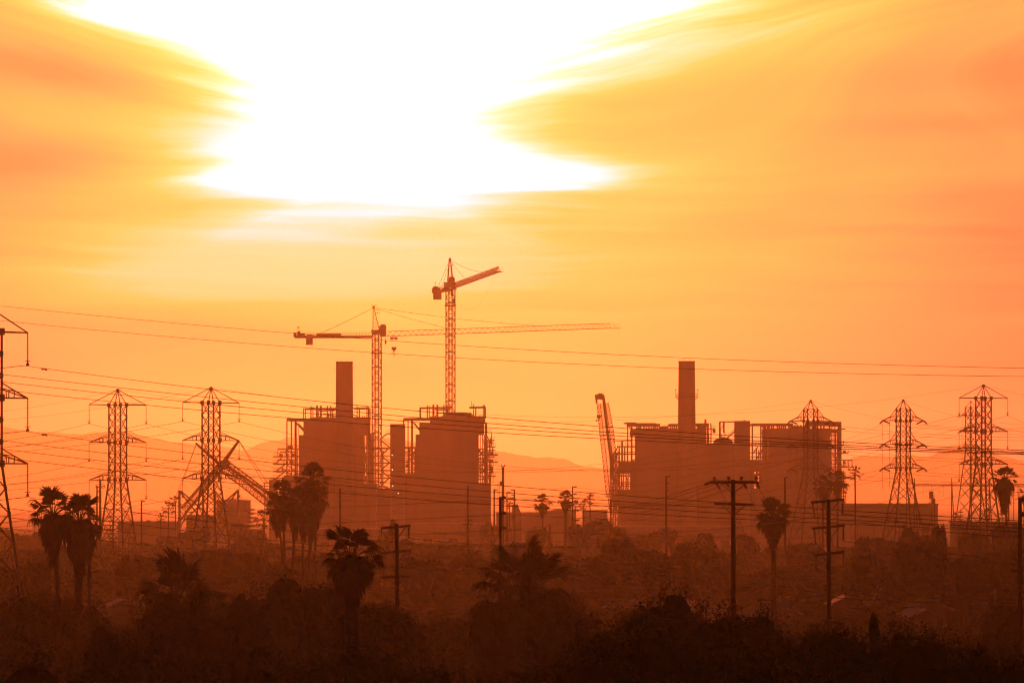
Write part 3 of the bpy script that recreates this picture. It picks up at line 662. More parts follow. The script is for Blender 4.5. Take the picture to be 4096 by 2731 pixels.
# ---------------------------------------------------------------- mobile cranes
def tracks(t, o, x, y, w):
    for s_ in (-1, 1):
        m_ = MB(o); cy = y + s_ * w
        m_.prism([(x - 4, .2), (x - 4.5, .8), (x - 4, 1.4), (x + 4, 1.4), (x + 4.5, .8), (x + 4, .2), (x + 3.5, 0), (x - 3.5, 0)], cy - .5, cy + .5); m_.build('crawler_track', 'plant', t)
    MB(o).box((x - 3.5, y - 1.6, 1.5), (x + 5.5, y + 1.6, 3.6)).build('machine_house', 'craneS', t)
    MB(o).prism([(x - 3.4, 1.6), (x - 5.2, 1.6), (x - 5.4, 2.6), (x - 4.6, 4.0), (x - 3.4, 4.0)], y - 2.6, y - 1.2).build('operator_cab', 'glass', t)
    MB(o).box((x + 5.6, y - 2.2, 1.4), (x + 7.2, y + 2.2, 4.0)).build('counterweight', 'plant', t)
D = 1965
t = thing('crawler_crane', P(2464, GY(D), D), 'crawler crane with tall lattice boom leaning left at the edge of the right-hand plant', 'crane'); o = t.location
tracks(t, o, o.x + 4, D, 2.4)
foot = P(2462, 2165, D) + Vector((0, -2, 0)); k1 = P(2455, 2080, D); k2 = P(2447, 1830, D) ; hd = P(2410, 1590, D) + Vector((0, -3, 0))
m_ = MB(o); lattice_box(m_, foot, P(2452, 1985, D), .5, 6, .11, .07, 1.75, x=True); m_.build('boom_foot', 'craneS', t)
for a, b, h1, h2 in ((P(2452, 1985, D), P(2439, 1840, D), 1.75, 1.85), (P(2439, 1840, D), P(2426, 1725, D), 1.85, 1.85), (P(2426, 1725, D), P(2411, 1612, D), 1.85, 1.5)):
    m_ = MB(o); lattice_box(m_, a, b, h1, 7, .16, .075, h2, rot=.35, x=True)
    m_.build('boom_section', 'craneS', t)
m_ = MB(o); c = P(2401, 1594, D); m_.prism([(c.x - 1.9, c.z + 1.4), (c.x + 1.4, c.z + 1.3), (c.x + 1.9, c.z - 1.7), (c.x + 1.0, c.z - 1.7), (c.x + .7, c.z - .4), (c.x - .9, c.z - .2), (c.x - 1.0, c.z - 1.8), (c.x - 1.5, c.z - 1.8)], c.y - 1.2, c.y + 1.2); m_.build('boom_head', 'craneS', t)
MB(o).bar(P(2414, 1580, D), P(2414, 1568, D), .06).build('aerial', 'steel', t)
m_ = MB(o)
for dx in (-.4, .4): m_.lathe(c + Vector((dx, 0, 1.3)), [(.05, 0), (.45, .05), (.45, .5), (.05, .55)], 12)
m_.build('head_sheaves', 'craneS', t)
for px_, r_, s_ in ((2395, 1666, .62), (2387, 1681, .3)):
    MB(o).bar(P(px_, 1598, D) + Vector((0, -1, 0)), P(px_, r_, D) + Vector((0, -1, 0)), .035).build('hoist_rope', 'wire', t)
    q = P(px_, r_, D) + Vector((0, -1, 0)); MB(o).prism([(q.x - s_, q.z + s_), (q.x + s_, q.z + s_), (q.x + s_ * 1.1, q.z - s_ * .6), (q.x, q.z - s_ * 1.5), (q.x - s_ * 1.1, q.z - s_ * .6)], q.y - .3, q.y + .3).build('hook_block', 'plant', t)
for s_ in (-1, 1): MB(o).bar(P(2413, 1590, D) + Vector((0, s_, 0)), P(2500, 2150, D) + Vector((0, s_, 0)), .05).build('boom_pendant', 'wire', t)
MB(o).bar(P(2452, 1900, D), P(2414, 1600, D), .55, .45, 8).build('inner_mast', 'craneS', t)

D = 1560
t = thing('luffing_crane', P(720, GY(D), D), 'lattice crane folded into an X of struts and booms behind the second pylon', 'crane'); o = t.location
tracks(t, o, P(715, 2100, D).x - 1, D, 2.4)
hub = P(886, 1860, D)
m_ = MB(o); lattice_box(m_, P(712, 2120, D), P(735, 2040, D), .4, 3, .12, .05, 1.0, x=True); m_.build('boom_foot', 'craneS', t)
for a, b in ((P(735, 2040, D), P(800, 1965, D)), (P(800, 1965, D), P(845, 1910, D)), (P(845, 1910, D), hub)):
    m_ = MB(o); lattice_box(m_, a, b, .85, 6, .22, .065, x=True, rot=.3); m_.build('boom_section', 'craneS', t)
for a, b in ((P(895, 1862, D), P(985, 1928, D - 4)), (P(985, 1928, D - 4), P(1072, 1998, D - 8)), (P(1072, 1998, D - 8), P(1100, 2022, D - 10))):
    m_ = MB(o); lattice_box(m_, a, b, 1.2, 6, .20, .06, x=True, rot=.3); m_.build('jib_section', 'craneS', t)
for dy in (-1, 1):
    MB(o).bar(hub + Vector((dy * .35, dy, 0)), P(955 + dy * 2, 1762, D) + Vector((0, dy * .4, 0)), .38, .26).build('rear_strut', 'craneS', t)
    MB(o).bar(hub + Vector((-.2, dy, 0)), P(783, 1772, D) + Vector((0, dy * .4, 0)), .44, .28, 6).build('front_strut', 'craneS', t)
    MB(o).bar(P(784, 1778, D) + Vector((0, dy * .4, 0)), P(679 + 4 * dy, 2060, D) + Vector((0, dy, 0)), .08).build('stay_rope', 'wire', t)
    MB(o).bar(P(957, 1764, D) + Vector((0, dy * .4, 0)), P(1065 + 8 * dy, 1935, D - 6) + Vector((0, dy, 0)), .08).build('stay_rope', 'wire', t)
m_ = MB(o); m_.lathe(hub + Vector((.5, 0, -1.2)), [(.3, 0), (1.5, .4), (1.6, 1.6), (.6, 2.6)], 12); m_.build('hinge_frame', 'craneS', t)
m_ = MB(o).prism([(hub.x, hub.z - .8), (hub.x + 2.6, hub.z + .2), (hub.x + 1.6, hub.z + 2.0), (hub.x - .2, hub.z + 1.0)], hub.y - .8, hub.y + .8); m_.build('winch_frame', 'craneS', t)
MB(o).bar(P(898, 1855, D), P(1075, 1975, D - 6), .36).build('jib_pendant', 'craneS', t)

D = 1700
t = thing('steel_trestle', P(830, GY(D), D), 'open steel trestle of posts and crossed braces left of the pale tank', 'steel frame'); o = t.location
for x, r in ((716, 1961), (811, 1962), (857, 1961), (951, 1958)):
    for dy in (0, 5): MB(o).bar(P(x, r, D) + Vector((0, dy, 0)), P(x, 2222, D) + Vector((0, dy, 0)), .30).build('post', 'plant', t)
for a in ((717, 1962, 800, 2068), (722, 1962, 852, 2076), (811, 1962, 722, 2078), (813, 1962, 905, 2045), (857, 1962, 728, 2090), (858, 1962, 905, 2018), (950, 1960, 893, 2012), (950, 1962, 915, 2010)):
    MB(o).bar(P(a[0], a[1], D) + Vector((0, .6, 0)), P(a[2], a[3], D) + Vector((0, .6, 0)), .32).build('brace', 'plant', t)
# ---------------------------------------------------------------- low buildings around the plant
def block(name, x0, x1, row, D, depth, label, cat='building', m='concrete', extras=()):
    t = thing(name, P((x0 + x1) / 2, GY(D), D), label, cat); o = t.location
    a = P(x0, row, D); b = P(x1, row, D)
    MB(o).box((a.x, D, 0), (b.x, D + depth, a.z)).build('wall', m, t)
    MB(o).box((a.x - .25, D - .25, a.z), (b.x + .25, D + depth + .25, a.z + .35)).build('parapet', m, t)
    n = max(1, int((b.x - a.x) / 7))
    for i in range(n):
        x = a.x + (b.x - a.x) * (i + .5) / n
        w_ = MB(o).box((x - 1.2, D - .06, max(.4, a.z * .25)), (x + 1.2, D + .02, max(1.4, a.z * .6))).build('window', 'glass', t)
        MB(o).box((x - 1.35, D - .12, max(.4, a.z * .25) - .15), (x + 1.35, D - .07, max(.4, a.z * .25))).build('sill', 'trim', w_)
    for (nm, xa, xb, r0) in extras:
        p = P(xa, r0, D + 2); q = P(xb, r0, D + 2); MB(o).box((p.x, D + 2, a.z + .35), (q.x, D + 5, p.z)).build(nm, 'plant', t)
    return t
block('flat_building', 470, 700, 2089, 1640, 22, 'long low flat roofed building behind the first complete pylon on the left', extras=(('roof_unit', 585, 600, 2080),))
block('flat_building', 745, 862, 2063, 1850, 18, 'small pale flat building left of the storage tank', m='stucco')
block('warehouse', 1985, 2182, 2052, 1850, 30, 'low warehouse with roof boxes between the two plants', m='concrete', extras=(('roof_unit', 2090, 2099, 2048), ('roof_unit', 2110, 2128, 2047)))
block('flat_building', 2331, 2430, 2043, 1900, 16, 'boxy pale building left of the crawler crane foot', m='stucco')
block('flat_building', 3369, 3752, 2017, 1760, 40, 'wide windowless hall under the gantry pylons on the right', m='concrete', extras=(('roof_edge', 3369, 3420, 2014),))
block('warehouse', 1240, 1600, 2118, 1560, 26, 'pale low warehouse below the left boiler unit', m='roofP')
block('warehouse', 1660, 1965, 2096, 1600, 26, 'pale low warehouse below the second boiler unit', m='roofP')
block('warehouse', 2480, 2960, 2108, 1600, 26, 'pale low warehouse at the foot of the right chimney', m='roofP')
block('warehouse', 3830, 4070, 2092, 1280, 22, 'low pale shed between the legs of the rightmost tall pylon', m='roofP')
D = 1880
t = thing('storage_tank', P(931, GY(D), D), 'big pale cylindrical storage tank with flat top and roof rail', 'tank'); o = t.location
R = 69 * D / F; zt = P(0, 2003, D).z
MB(o).lathe((o.x, D + R, 0), [(R, 0), (R, zt)], 48).build('shell', 'trim', t)
MB(o).lathe((o.x, D + R, 0), [(R + .12, zt), (R + .12, zt + .2), (R * .5, zt + .55), (.2, zt + .8)], 48).build('roof', 'trim', t)
for i in range(1, 4): MB(o).lathe((o.x, D + R, 0), [(R + .02, zt * i / 4), (R + .12, zt * i / 4), (R + .12, zt * i / 4 + .15), (R + .02, zt * i / 4 + .15)], 48).build('stiffening_ring', 'trim', t)
m_ = MB(o)
for i in range(12): a = i / 12 * 2 * math.pi; m_.bar((o.x + R * .45 * math.cos(a), D + R + R * .45 * math.sin(a), zt + .4), (o.x + R * .45 * math.cos(a), D + R + R * .45 * math.sin(a), zt + 1.9), .04)
m_.bar((o.x - R * .45, D + R, zt + 1.8), (o.x + R * .45, D + R, zt + 1.8), .04); m_.build('roof_rail', 'plant', t, kind='stuff')
D = 1820
t = thing('domed_tank', P(2242, GY(D), D), 'wide low tank with a shallow domed roof between two palms', 'tank'); o = t.location
R = 62 * D / F; zt = P(0, 2052, D).z
MB(o).lathe((o.x, D + R, 0), [(R, 0), (R, zt)], 48).build('shell', 'concrete', t)
MB(o).lathe((o.x, D + R, 0), [(R + .1, zt)] + [(R * math.cos(a), zt + 1.25 * math.sin(a)) for a in [i * math.pi / 2 / 8 for i in range(1, 8)]] + [(.1, zt + 1.26)], 48).build('dome_roof', 'concrete', t)
D = 1840
t = thing('conveyor_house', P(2070, GY(D), D), 'dark wedge shaped hopper with sloping side beside the warehouse', 'building'); o = t.location
a = P(2048, 2020, D); b = P(2070, 2016, D); c = P(2086, 2055, D); MB(o).prism([(a.x, 0), (a.x, a.z - .6), (a.x + .8, b.z), (b.x, b.z), (c.x, c.z), (c.x, 0)], D - 6, D - .5).build('hopper', 'plant', t)
MB(o).bar(P(2046, 2022, D - 3), P(2072, 2018, D - 3), .35).build('hopper_rim', 'plant', t)
# water tank on legs over the hall
D = 1745
t = thing('roof_tank', P(3726, GY(D), D), 'upright box tank on legs with a ladder cage, above the wide hall', 'tank'); o = t.location
a = P(3717, 1964, D); b = P(3733, 1994, D); MB(o).box((a.x, D - .6, a.z), (b.x, D + .6, b.z)).build('tank_body', 'plant', t)
a = P(3728, 1992, D); b = P(3741, 2013, D); MB(o).box((a.x, D - .5, a.z), (b.x, D + .5, b.z)).build('pump_box', 'plant', t)
for x in (3720, 3726, 3731, 3738):
    for dy in (-.45, .45): MB(o).bar(P(x, 1990 if x < 3732 else 2010, D) + Vector((0, dy, 0)), P(x, GY(D), D) + Vector((0, dy, 0)), .10).build('leg', 'plant', t)
m_ = MB(o)
for x in (3735, 3739): m_.bar(P(x, 1978, D), P(x, 1994, D), .05)
for r in (1978, 1983, 1988, 1993): m_.bar(P(3735, r, D), P(3739, r, D), .04)
m_.build('ladder_cage', 'plant', t, kind='stuff'); MB(o).bar(P(3733, 1964, D), P(3733, 1959, D), .06).build('vent', 'plant', t)
# substation gantry
D = 1430
t = thing('gantry', P(3860, GY(D), D), 'long substation gantry of tapered columns and one thin beam on the right', 'gantry'); o = t.location
for x, w in ((3658, 5), (3807, 5), (3957, 5), (4150, 5)):
    MB(o).bar(P(x, 1911, D), P(x - 2, GY(D), D), .14, .3).build('column', 'steel', t); MB(o).bar(P(x + 1, 1930, D) + Vector((0, .4, 0)), P(x + 22, GY(D), D) + Vector((0, 3, 0)), .13, .22).build('raking_leg', 'steel', t)
for a, b in ((3658, 3807), (3807, 3957), (3957, 4150), (4150, 4400)):
    m_ = MB(o); lattice_box(m_, P(a, 1939.5, D), P(b, 1939.5 - (0), D), .17, 12, .09, .05); m_.build('beam', 'steel', t)
for x in (3693, 3726, 3774, 3843, 3883, 3920, 4000): MB(o).bar(P(x, 1942, D), P(x, 1985, D), .03).build('dropper', 'wire', t)
D = 1415
t = thing('ladder_tower', P(3633, GY(D), D), 'slim two post frame with rungs at the foot of the nearer right pylon', 'frame'); o = t.location
for x, r in ((3626, 1932), (3640, 1934)): MB(o).bar(P(x, r, D), P(x, GY(D), D), .11).build('post', 'steel', t)
for r in (1936, 1962, 1994, 2030, 2060): MB(o).bar(P(3626, r, D), P(3640, r, D), .09).build('rung', 'steel', t)
D = 1400
t = thing('ladder_tower', P(4062, GY(D), D), 'two post disconnector frame with three rungs right of the thick skirted palm', 'frame'); o = t.location
for x, r in ((4055, 1938), (4072, 1943)): MB(o).bar(P(x, r, D), P(x, GY(D) if x < 4060 else 1995, D), .12).build('post', 'steel', t)
for r in (1944, 1970, 1997): MB(o).bar(P(4055, r, D), P(4072, r - 3, D), .09).build('rung', 'steel', t)

# ---------------------------------------------------------------- lattice pylons
TIPS = {}
def insulator(mb, a, b, r=.15, n=14):
    a = Vector(a); b = Vector(b); mb.bar(a, b, .035)
    for i in range(n):
        p = a.lerp(b, (i + .5) / n); d = (b - a).normalized() * .035; mb.bar(p - d, p + d, r, r * .7, 6)
def pylon(key, px, D, psi, half, peak, plate, arms, waist, basehalf, L, label, tension=False, ins=4.2, rc=.14, rb=.07):
    t = thing('pylon', P(px, GY(D), D), label, 'pylon', 'lattice pylons'); t.rotation_euler = (0, 0, psi)
    f = .78; zw0 = CZ + (HZ - waist) * D / F; D *= f; t.location = P(px, GY(D), D)
    zr = lambda r: CZ + (HZ - r) * D / F
    basehalf = half * f + (basehalf - half) * zr(waist) / zw0; half *= f; L *= f; ins *= f
    zw, zp, zk = zr(waist), zr(plate), zr(peak)
    C = [(1, 1), (1, -1), (-1, -1), (-1, 1)]
    hw = lambda z: half if z >= zw else half + (basehalf - half) * (zw - z) / zw
    pt = lambda c, z: Vector((C[c][0] * hw(z), C[c][1] * hw(z), z))
    for c in range(4):
        m_ = MB(); m_.bar(pt(c, 0), pt(c, zw), rc * 1.15); m_.bar(pt(c, zw), pt(c, zp), rc)
        m_.box((C[c][0] * basehalf - .5, C[c][1] * basehalf - .5, -.4), (C[c][0] * basehalf + .5, C[c][1] * basehalf + .5, .3)); m_.build('leg', 'steel', t)
    lev = []; z = 0; h = basehalf * 1.5
    while z < zw - h * .6: lev.append(z); z += h; h = max(2.2, hw(z) * 1.5)
    lev.append(zw)
    n = max(2, round((zp - zw) / (half * 1.95))); lev += [zw + (zp - zw) * i / n for i in range(1, n + 1)]
    br = MB()
    for za, zb in zip(lev, lev[1:]):
        for c in range(4):
            e = (c + 1) % 4
            br.bar(pt(c, za), pt(e, zb), rb, cap=False); br.bar(pt(e, za), pt(c, zb), rb, cap=False)
            mid = (pt(c, zb) + pt(e, za)) / 2
    for z in [zr(a) for a in arms] + [zw, zp, lev[1]]:
        for c in range(4): br.bar(pt(c, z), pt((c + 1) % 4, z), rb)
    for z in [zr(a) for a in arms]:
        for c in range(4): p = pt(c, z); br.box(p - Vector((.22, .22, .35)), p + Vector((.22, .22, .35)))
    for i, z in enumerate(lev[1:-1]):
        for c in range(4): p = pt(c, z); br.box(p - Vector((.13, .13, .2)), p + Vector((.13, .13, .2)))
    br.build('bracing', 'steel', t, kind='stuff')
    pk = MB()
    for c in range(4): pk.bar(pt(c, zp), (0, 0, zk), rb * 1.3)
    pk.box((-.2, -.2, zk - .25), (.2, .2, zk + .15)); pk.build('peak', 'steel', t)
    Rm = Matrix.Rotation(psi, 3, 'Z'); base = Vector(t.location)
    TIPS[key] = {'peak': base + Vector((0, 0, zk)), 'L': [], 'R': []}
    for ai, ar in enumerate(arms):
        za = zr(ar)
        for s_, nm in ((-1, 'L'), (1, 'R')):
            m_ = MB(); tip = Vector((s_ * L, 0, za))
            for y in (-1, 1): m_.bar(Vector((s_ * half, y * half, za)), tip, rc * .8)
            if not tension and ai == 0:
                m_.bar((0, 0, zk), tip, rb * 1.2)
            else:
                up = (1.9 if not tension else 3.2) * f
                kx = s_ * (half + (L - half) * (.48 if not tension else .42)); kz = za + (.95 if not tension else 1.1) * f
                for y in (-1, 1):
                    m_.bar((s_ * half, y * half, min(zp, za + up) if ai else zp if tension else za + up), (kx, y * half * .55, kz), rb * 1.1); m_.bar((kx, y * half * .55, kz), tip, rb * 1.3)
                    m_.bar((kx, y * half * .55, kz), (kx, y * half * .5, za), rb); m_.bar((s_ * half, y * half, za + .9), (kx, y * half * .55, kz), rb)
                    kx2 = kx + s_ * .8 * (-1); m_.bar((kx2, y * half * .6, kz - .05), (kx2, y * half * .6, za), rb)
            m_.build('cross_arm', 'steel', t)
            if not tension:
                m_ = MB(); insulator(m_, tip, tip - Vector((0, 0, ins - .4)), .09 if D > 900 else .11, 18)
                m_.bar(tip - Vector((.35, 0, ins - .45)), tip - Vector((-.35, 0, ins - .45)), .05); m_.bar(tip - Vector((0, 0, ins - .4)), tip - Vector((0, 0, ins)), .05, .2)
                m_.build('insulator_string', 'insul', t)
                TIPS[key][nm].append(base + Rm @ (tip - Vector((0, 0, ins))))
            else:
                for sy in (-1, 1):
                    e = tip + Vector((-s_ * .47, sy * 2.65, -.62)); m_ = MB(); insulator(m_, tip, e, .17, 14); m_.build('insulator_string', 'insul', t)
                TIPS[key][nm].append(base + Rm @ (tip + Vector((0, 0, -.8))))
                if s_ < 0:
                    for q in (0, 1.5): m_ = MB(); insulator(m_, tip + Vector((q, 0, -.25)), tip + Vector((q, 0, -4.1)), .07, 16); m_.build('jumper_string', 'insul', t)
    return t
d = math.radians
pylon('T0', -58, 730, d(47), 1.45, 1219, 1326, (1326, 1590, 1853), 1853, 3.7, 7.2, 'near lattice pylon cut off by the left edge of the picture', rc=.12, rb=.06)
pylon('T1', 471, 1278, d(32.5), 1.45, 1558, 1619, (1619, 1769, 1919), 1919, 3.75, 7.2, 'tall lattice pylon with hanging insulators, right of the left palm pair')
pylon('T2', 844, 1278, d(32.5), 1.45, 1550, 1610, (1610, 1761, 1913), 1913, 3.75, 7.2, 'tall lattice pylon standing in front of the folded X shaped crane')
pylon('T3', 3243, 1500, d(19), 1.41, 1602, 1636, (1684, 1779, 1875), 1880, 5.2, 5.8, 'lattice tension pylon in front of the far right boiler unit', True)
pylon('T4', 3613, 1500, d(19), 1.41, 1600, 1633, (1682, 1777, 1872), 1880, 5.2, 5.8, 'lattice tension pylon alone against the sky right of the power plant', True)
pylon('T5', 3934, 1400, d(28), 1.35, 1540, 1592, (1592, 1725, 1856), 1860, 3.9, 7.0, 'tallest right-hand lattice pylon with hanging insulators beside the thick palm')
pylon('T6', 3883, 2280, d(37), 1.45, 1605, 1627, (1660, 1725, 1790), 1800, 5.0, 4.6, 'small hazy lattice pylon partly hidden behind the tallest right-hand one', True)

# ---------------------------------------------------------------- conductors
def wire3(pts, r, label, group, name='power_line'):
    org = pts[0]; m_ = MB(org); m_.tube(pts, r, 5); me = m_.mesh(name)
    o = link(name, me, None, 'wire', loc=org); tag(o, label, 'power line', group); return o
def span(a, b, sag, r, label, group, n=40):
    return wire3([Vector((a.x + (b.x - a.x) * f, a.y + (b.y - a.y) * f, a.z + (b.z - a.z) * f - 4 * sag * f * (1 - f))) for f in [i / n for i in range(n + 1)]], r, label, group)
def lag(xs, ys, x):
    s_ = 0
    for i in range(len(xs)):
        w = ys[i]
        for j in range(len(xs)):
            if i != j: w *= (x - xs[j]) / (xs[i] - xs[j])
        s_ += w
    return s_
def wire(pts, D0, D1, r, label, group, n=44):
    """line through the given rows between its ends at distances D0 and D1, straight in plan"""
    xs = [p[0] for p in pts]; ys = [p[1] for p in pts]; q = []
    for i in range(n + 1):
        x = xs[0] + (xs[-1] - xs[0]) * i / n; w = i / n; iD = (1 - w) / D0 + w / D1
        q.append(P(x, lag(xs, ys, x), 1 / iD))
    return wire3(q, r, label, group)
G0 = 'wires of the near pylon line that crosses the whole picture'
for k, (pts) in enumerate([[(5, 1224), (1040, 1322), (2100, 1398), (3460, 1457), (4300, 1476)], [(-300, 1250), (1040, 1377), (2100, 1446), (3460, 1495), (4300, 1508)]]):
    wire(pts, 577, 437, .020, ('uppermost thin wire' if k == 0 else 'second thin wire from the top') + ', crossing the sky over both chimneys', G0)
grp = [[(97, 1462), (1000, 1575), (2060, 1678), (2300, 1697), (3460, 1772), (4300, 1808)], [(-300, 1462), (1000, 1606), (2060, 1701), (3460, 1783), (4300, 1815)], [(-300, 1491), (1000, 1631), (2060, 1717), (3460, 1790), (4300, 1819)], [(-300, 1524), (1000, 1658), (2060, 1735), (3460, 1797), (4300, 1823)],
       [(98, 1724), (1000, 1840), (2060, 1946), (3460, 2046), (4300, 2094)], [(-300, 1722), (1000, 1876), (2060, 1973), (3460, 2064), (4300, 2106)], [(-300, 1755), (1000, 1906), (2060, 1997), (3460, 2082), (4300, 2120)], [(-300, 1792), (1000, 1938), (2060, 2024), (3460, 2098), (4300, 2136)],
       [(105, 1988), (1000, 2105), (2100, 2221), (3000, 2299), (4300, 2376)], [(-300, 1985), (1000, 2150), (2100, 2259), (3000, 2330), (4300, 2393)], [(-300, 2020), (1000, 2181), (2100, 2281), (3000, 2349), (4300, 2410)], [(-300, 2060), (1000, 2217), (2100, 2303), (3000, 2368), (4300, 2422)]]
names = ['top', 'middle', 'lowest']; ordn = ['highest', 'second', 'third', 'bottom']; where = ['passing just below the roofs of the power plant', 'passing over the foot of the power plant', 'running through the dark trees']
for i, pts in enumerate(grp):
    if len(pts) > 5: pts = pts[:3] + pts[4:]
    wire(pts, 573, 406, .028, f'{ordn[i % 4]} of four dark wires {where[i // 4]}', G0)
    # armour rods and vibration dampers beside the suspension clamp are part of the pylon hardware
# fittings at the near pylon's clamps: short rods rising to the clamp from the left
for i, (x, r) in enumerate(((97, 1462), (98, 1724), (105, 1988))):
    wire([(-400, r + 68), (-150, r + 30), (x, r)], 592, 572, .036, f'dark wire from the {names[i]} insulator of the near pylon to the left edge', G0, 12)
    D = 572
    t = thing('vibration_damper', P(x + 78, r + 9, D), f'dumbbell damper on the wire right of the {names[i]} insulator of the near pylon', 'damper', 'vibration dampers'); o = t.location
    m_ = MB(o); m_.bar(P(x + 68, r + 14, D), P(x + 78, r + 16, D), .10); m_.bar(P(x + 82, r + 15, D), P(x + 92, r + 18, D), .10); m_.bar(P(x + 68, r + 14, D), P(x + 92, r + 17.5, D), .03); m_.build('weights', 'insul', t)
    m_ = MB(o); m_.bar(P(x + 80, r + 10, D), P(x + 80, r + 15, D), .05); m_.build('clamp', 'insul', t)
def tint(i): return ('upper', 'middle', 'lower')[i]
G1 = 'long sagging wires between the left and right pylons'
T = TIPS
span(T['T2']['peak'], T['T5']['peak'], 5.6, .018, 'faint earth wire from the pylon before the folded crane to the tallest right one', G1)
span(T['T1']['peak'], T['T3']['peak'], 5.1, .018, 'faint earth wire from the pylon beside the palms to the near tension pylon', G1)
for i in range(3):
    for sd_ in ('L', 'R'):
        sn = 'left' if sd_ == 'L' else 'right'
        span(T['T2'][sd_][i], T['T5'][sd_][i], 9.5, .030, f'{tint(i)} {sn} wire from the pylon before the folded crane to the tallest right one', G1)
        span(T['T1'][sd_][i], T['T3'][sd_][i], 9.0, .028, f'{tint(i)} {sn} wire from the pylon beside the palms to the near tension pylon', G1)
        for key, nm in (('T1', 'pylon beside the palms'), ('T2', 'pylon before the folded crane')):
            a = T[key][sd_][i]; e = P(-420, 1792 + i * 150 + (0 if sd_ == 'L' else 22) + (0 if key == 'T1' else 20), 1045)
            span(a, e, 1.2, .032, f'{tint(i)} {sn} wire running left from the {nm}', G1, 16)
        for key, nm, r0 in (('T3', 'tension pylon before the boiler unit', 1765), ('T4', 'tension pylon against the sky', 1712), ('T5', 'tallest right-hand pylon', 1760)):
            a = T[key][sd_][i]; e = P(4330, r0 + i * (92 if key != 'T5' else 125) + (0 if sd_ == 'L' else -16), 975 if key != 'T5' else 1154)
            span(a, e, .8, .028, f'{tint(i)} {sn} wire running right from the {nm}', G1, 16)
    a = T['T4']['L'][i]; span(a, P(2300, 1990 + i * 70, 1900), 5, .026, f'{tint(i)} thin wire falling left from the lone tension pylon', G1, 30)
    a = T['T6']['L'][i]; span(a, P(2900, 1830 + i * 60, 2050), 3, .03, f'{tint(i)} thin wire falling left from the small hazy pylon', G1, 24)
for key, nm in (('T4', 'tension pylon against the sky'), ('T3', 'tension pylon before the boiler unit')):
    span(T[key]['peak'], P(4330, 1690 if key == 'T4' else 1740, 975), 2, .018, f'faint earth wire running right from the {nm}', G1, 16)
span(T['T5']['peak'], P(4330, 1610, 1154), .6, .018, 'faint earth wire running right from the tallest right-hand pylon', G1, 12)
for key, nm in (('T1', 'pylon beside the palms'), ('T2', 'pylon before the folded crane')): span(T[key]['peak'], P(-420, 1660 if key == 'T1' else 1700, 1045), 1.5, .018, f'faint earth wire running left from the peak of the {nm}', G1, 16)

# ---------------------------------------------------------------- utility poles
def upole(px, top, D, w, label, arms=(), strings=None, pins=None, side=(), name='utility_pole', group='wooden utility poles', m='wood', base=None, lean=0):
    t = thing(name, P(px, GY(D), D), label, 'utility pole' if name == 'utility_pole' else 'pole', group); o = t.location; k = D / F
    MB(o).tube([P(px + lean, top, D), P(px, GY(D), D)], [w * k * .42, w * k * .62], 12).build('post', m, t)
    for (x0, r0, x1, r1, wd) in arms:
        y = -(w * k * .5 + .08)
        m_ = MB(o); a = P(x0, r0, D) + Vector((0, y, 0)); b = P(x1, r1, D) + Vector((0, y, 0)); m_.bar(a, b, wd * k * .85); m_.build('crossarm', m, t)
        c = (r0 + (r1 - r0) * (px - x0) / (x1 - x0))
        for s_ in (-1, 1):
            xe = px + s_ * min(abs(x0 - px), abs(x1 - px)) * .62
            MB(o).bar(P(xe, c + 3 + (r1 - r0) * (xe - px) / (x1 - x0), D) + Vector((0, y, 0)), P(px + s_ * w * .4, c + 38, D) + Vector((0, y * .8, 0)), .035).build('brace', 'steel', t)
    for (x, r, x2, r2) in (strings or ()):
        m_ = MB(o); insulator(m_, P(x, r, D) + Vector((0, -.3, 0)), P(x2, r2, D) + Vector((0, -.3, 0)), 5.0 * k, 6); m_.build('insulator_string', 'insul', t)
    for (x, r) in (pins or ()):
        c = P(x, r, D) + Vector((0, -.28, 0)); MB(o).lathe(c, [(.02, 0), (.02, .06), (.08, .08), (.055, .13), (.09, .16), (.07, .22), (.03, .25)], 12).build('pin_insulator', 'insul', t)
    for (s_, r, ln) in side:
        m_ = MB(o); c = P(px, r, D); m_.bar(c + Vector((s_ * w * k * .4, 0, -.05)), c + Vector((s_ * ln * k, 0, .08)), .08 if D < 900 else .10, .06); m_.build('bracket_arm', 'steel', t)
        m_ = MB(o); c2 = c + Vector((s_ * ln * k, 0, .08)); m_.bar(c2 - Vector((s_ * ln * k * .75, 0, 0)), c2 + Vector((s_ * .05, 0, 0)), .15 if D < 900 else .12, .10, 8); m_.build('post_insulator', 'insul', t)
    return t
upole(2933, 1918, 300, 20, 'thick wooden pole with long bent crossarm of pin insulators before the right plant', [(2840, 1928, 3017, 1928, 9.5), (2856, 2013, 3016, 2018, 8.5)],
      strings=[(2865, 1934, 2879, 1955), (2908, 1934, 2914, 1945), (2975, 1934, 2985, 1952), (3026, 1930, 3036, 1952)], pins=[(2857, 1925), (2914, 1923), (2965, 1923), (3024, 1924)])
t = bpy.data.objects['utility_pole']
MB(t.location).bar(P(2843, 1928, 300) + Vector((0, -.28, 0)), P(2817, 1938, 300) + Vector((0, -.28, 0)), .085).build('crossarm_end', 'wood', t)
MB(t.location).bar(P(3015, 1928, 300) + Vector((0, -.28, 0)), P(3034, 1931, 300) + Vector((0, -.28, 0)), .085).build('crossarm_end', 'wood', t)
upole(3320, 1995, 330, 19, 'leaning wooden pole with three slanted crossarms right of the bushy palm', [(3243, 2009, 3376, 1997, 8), (3248, 2113, 3378, 2100, 8), (3255, 2220, 3377, 2205, 8)],
      strings=[(3250, 2013, 3258, 2066), (3370, 2002, 3368, 2055), (3256, 2117, 3262, 2175), (3372, 2106, 3373, 2160), (3260, 2224, 3266, 2280), (3372, 2212, 3373, 2266)], lean=-6)
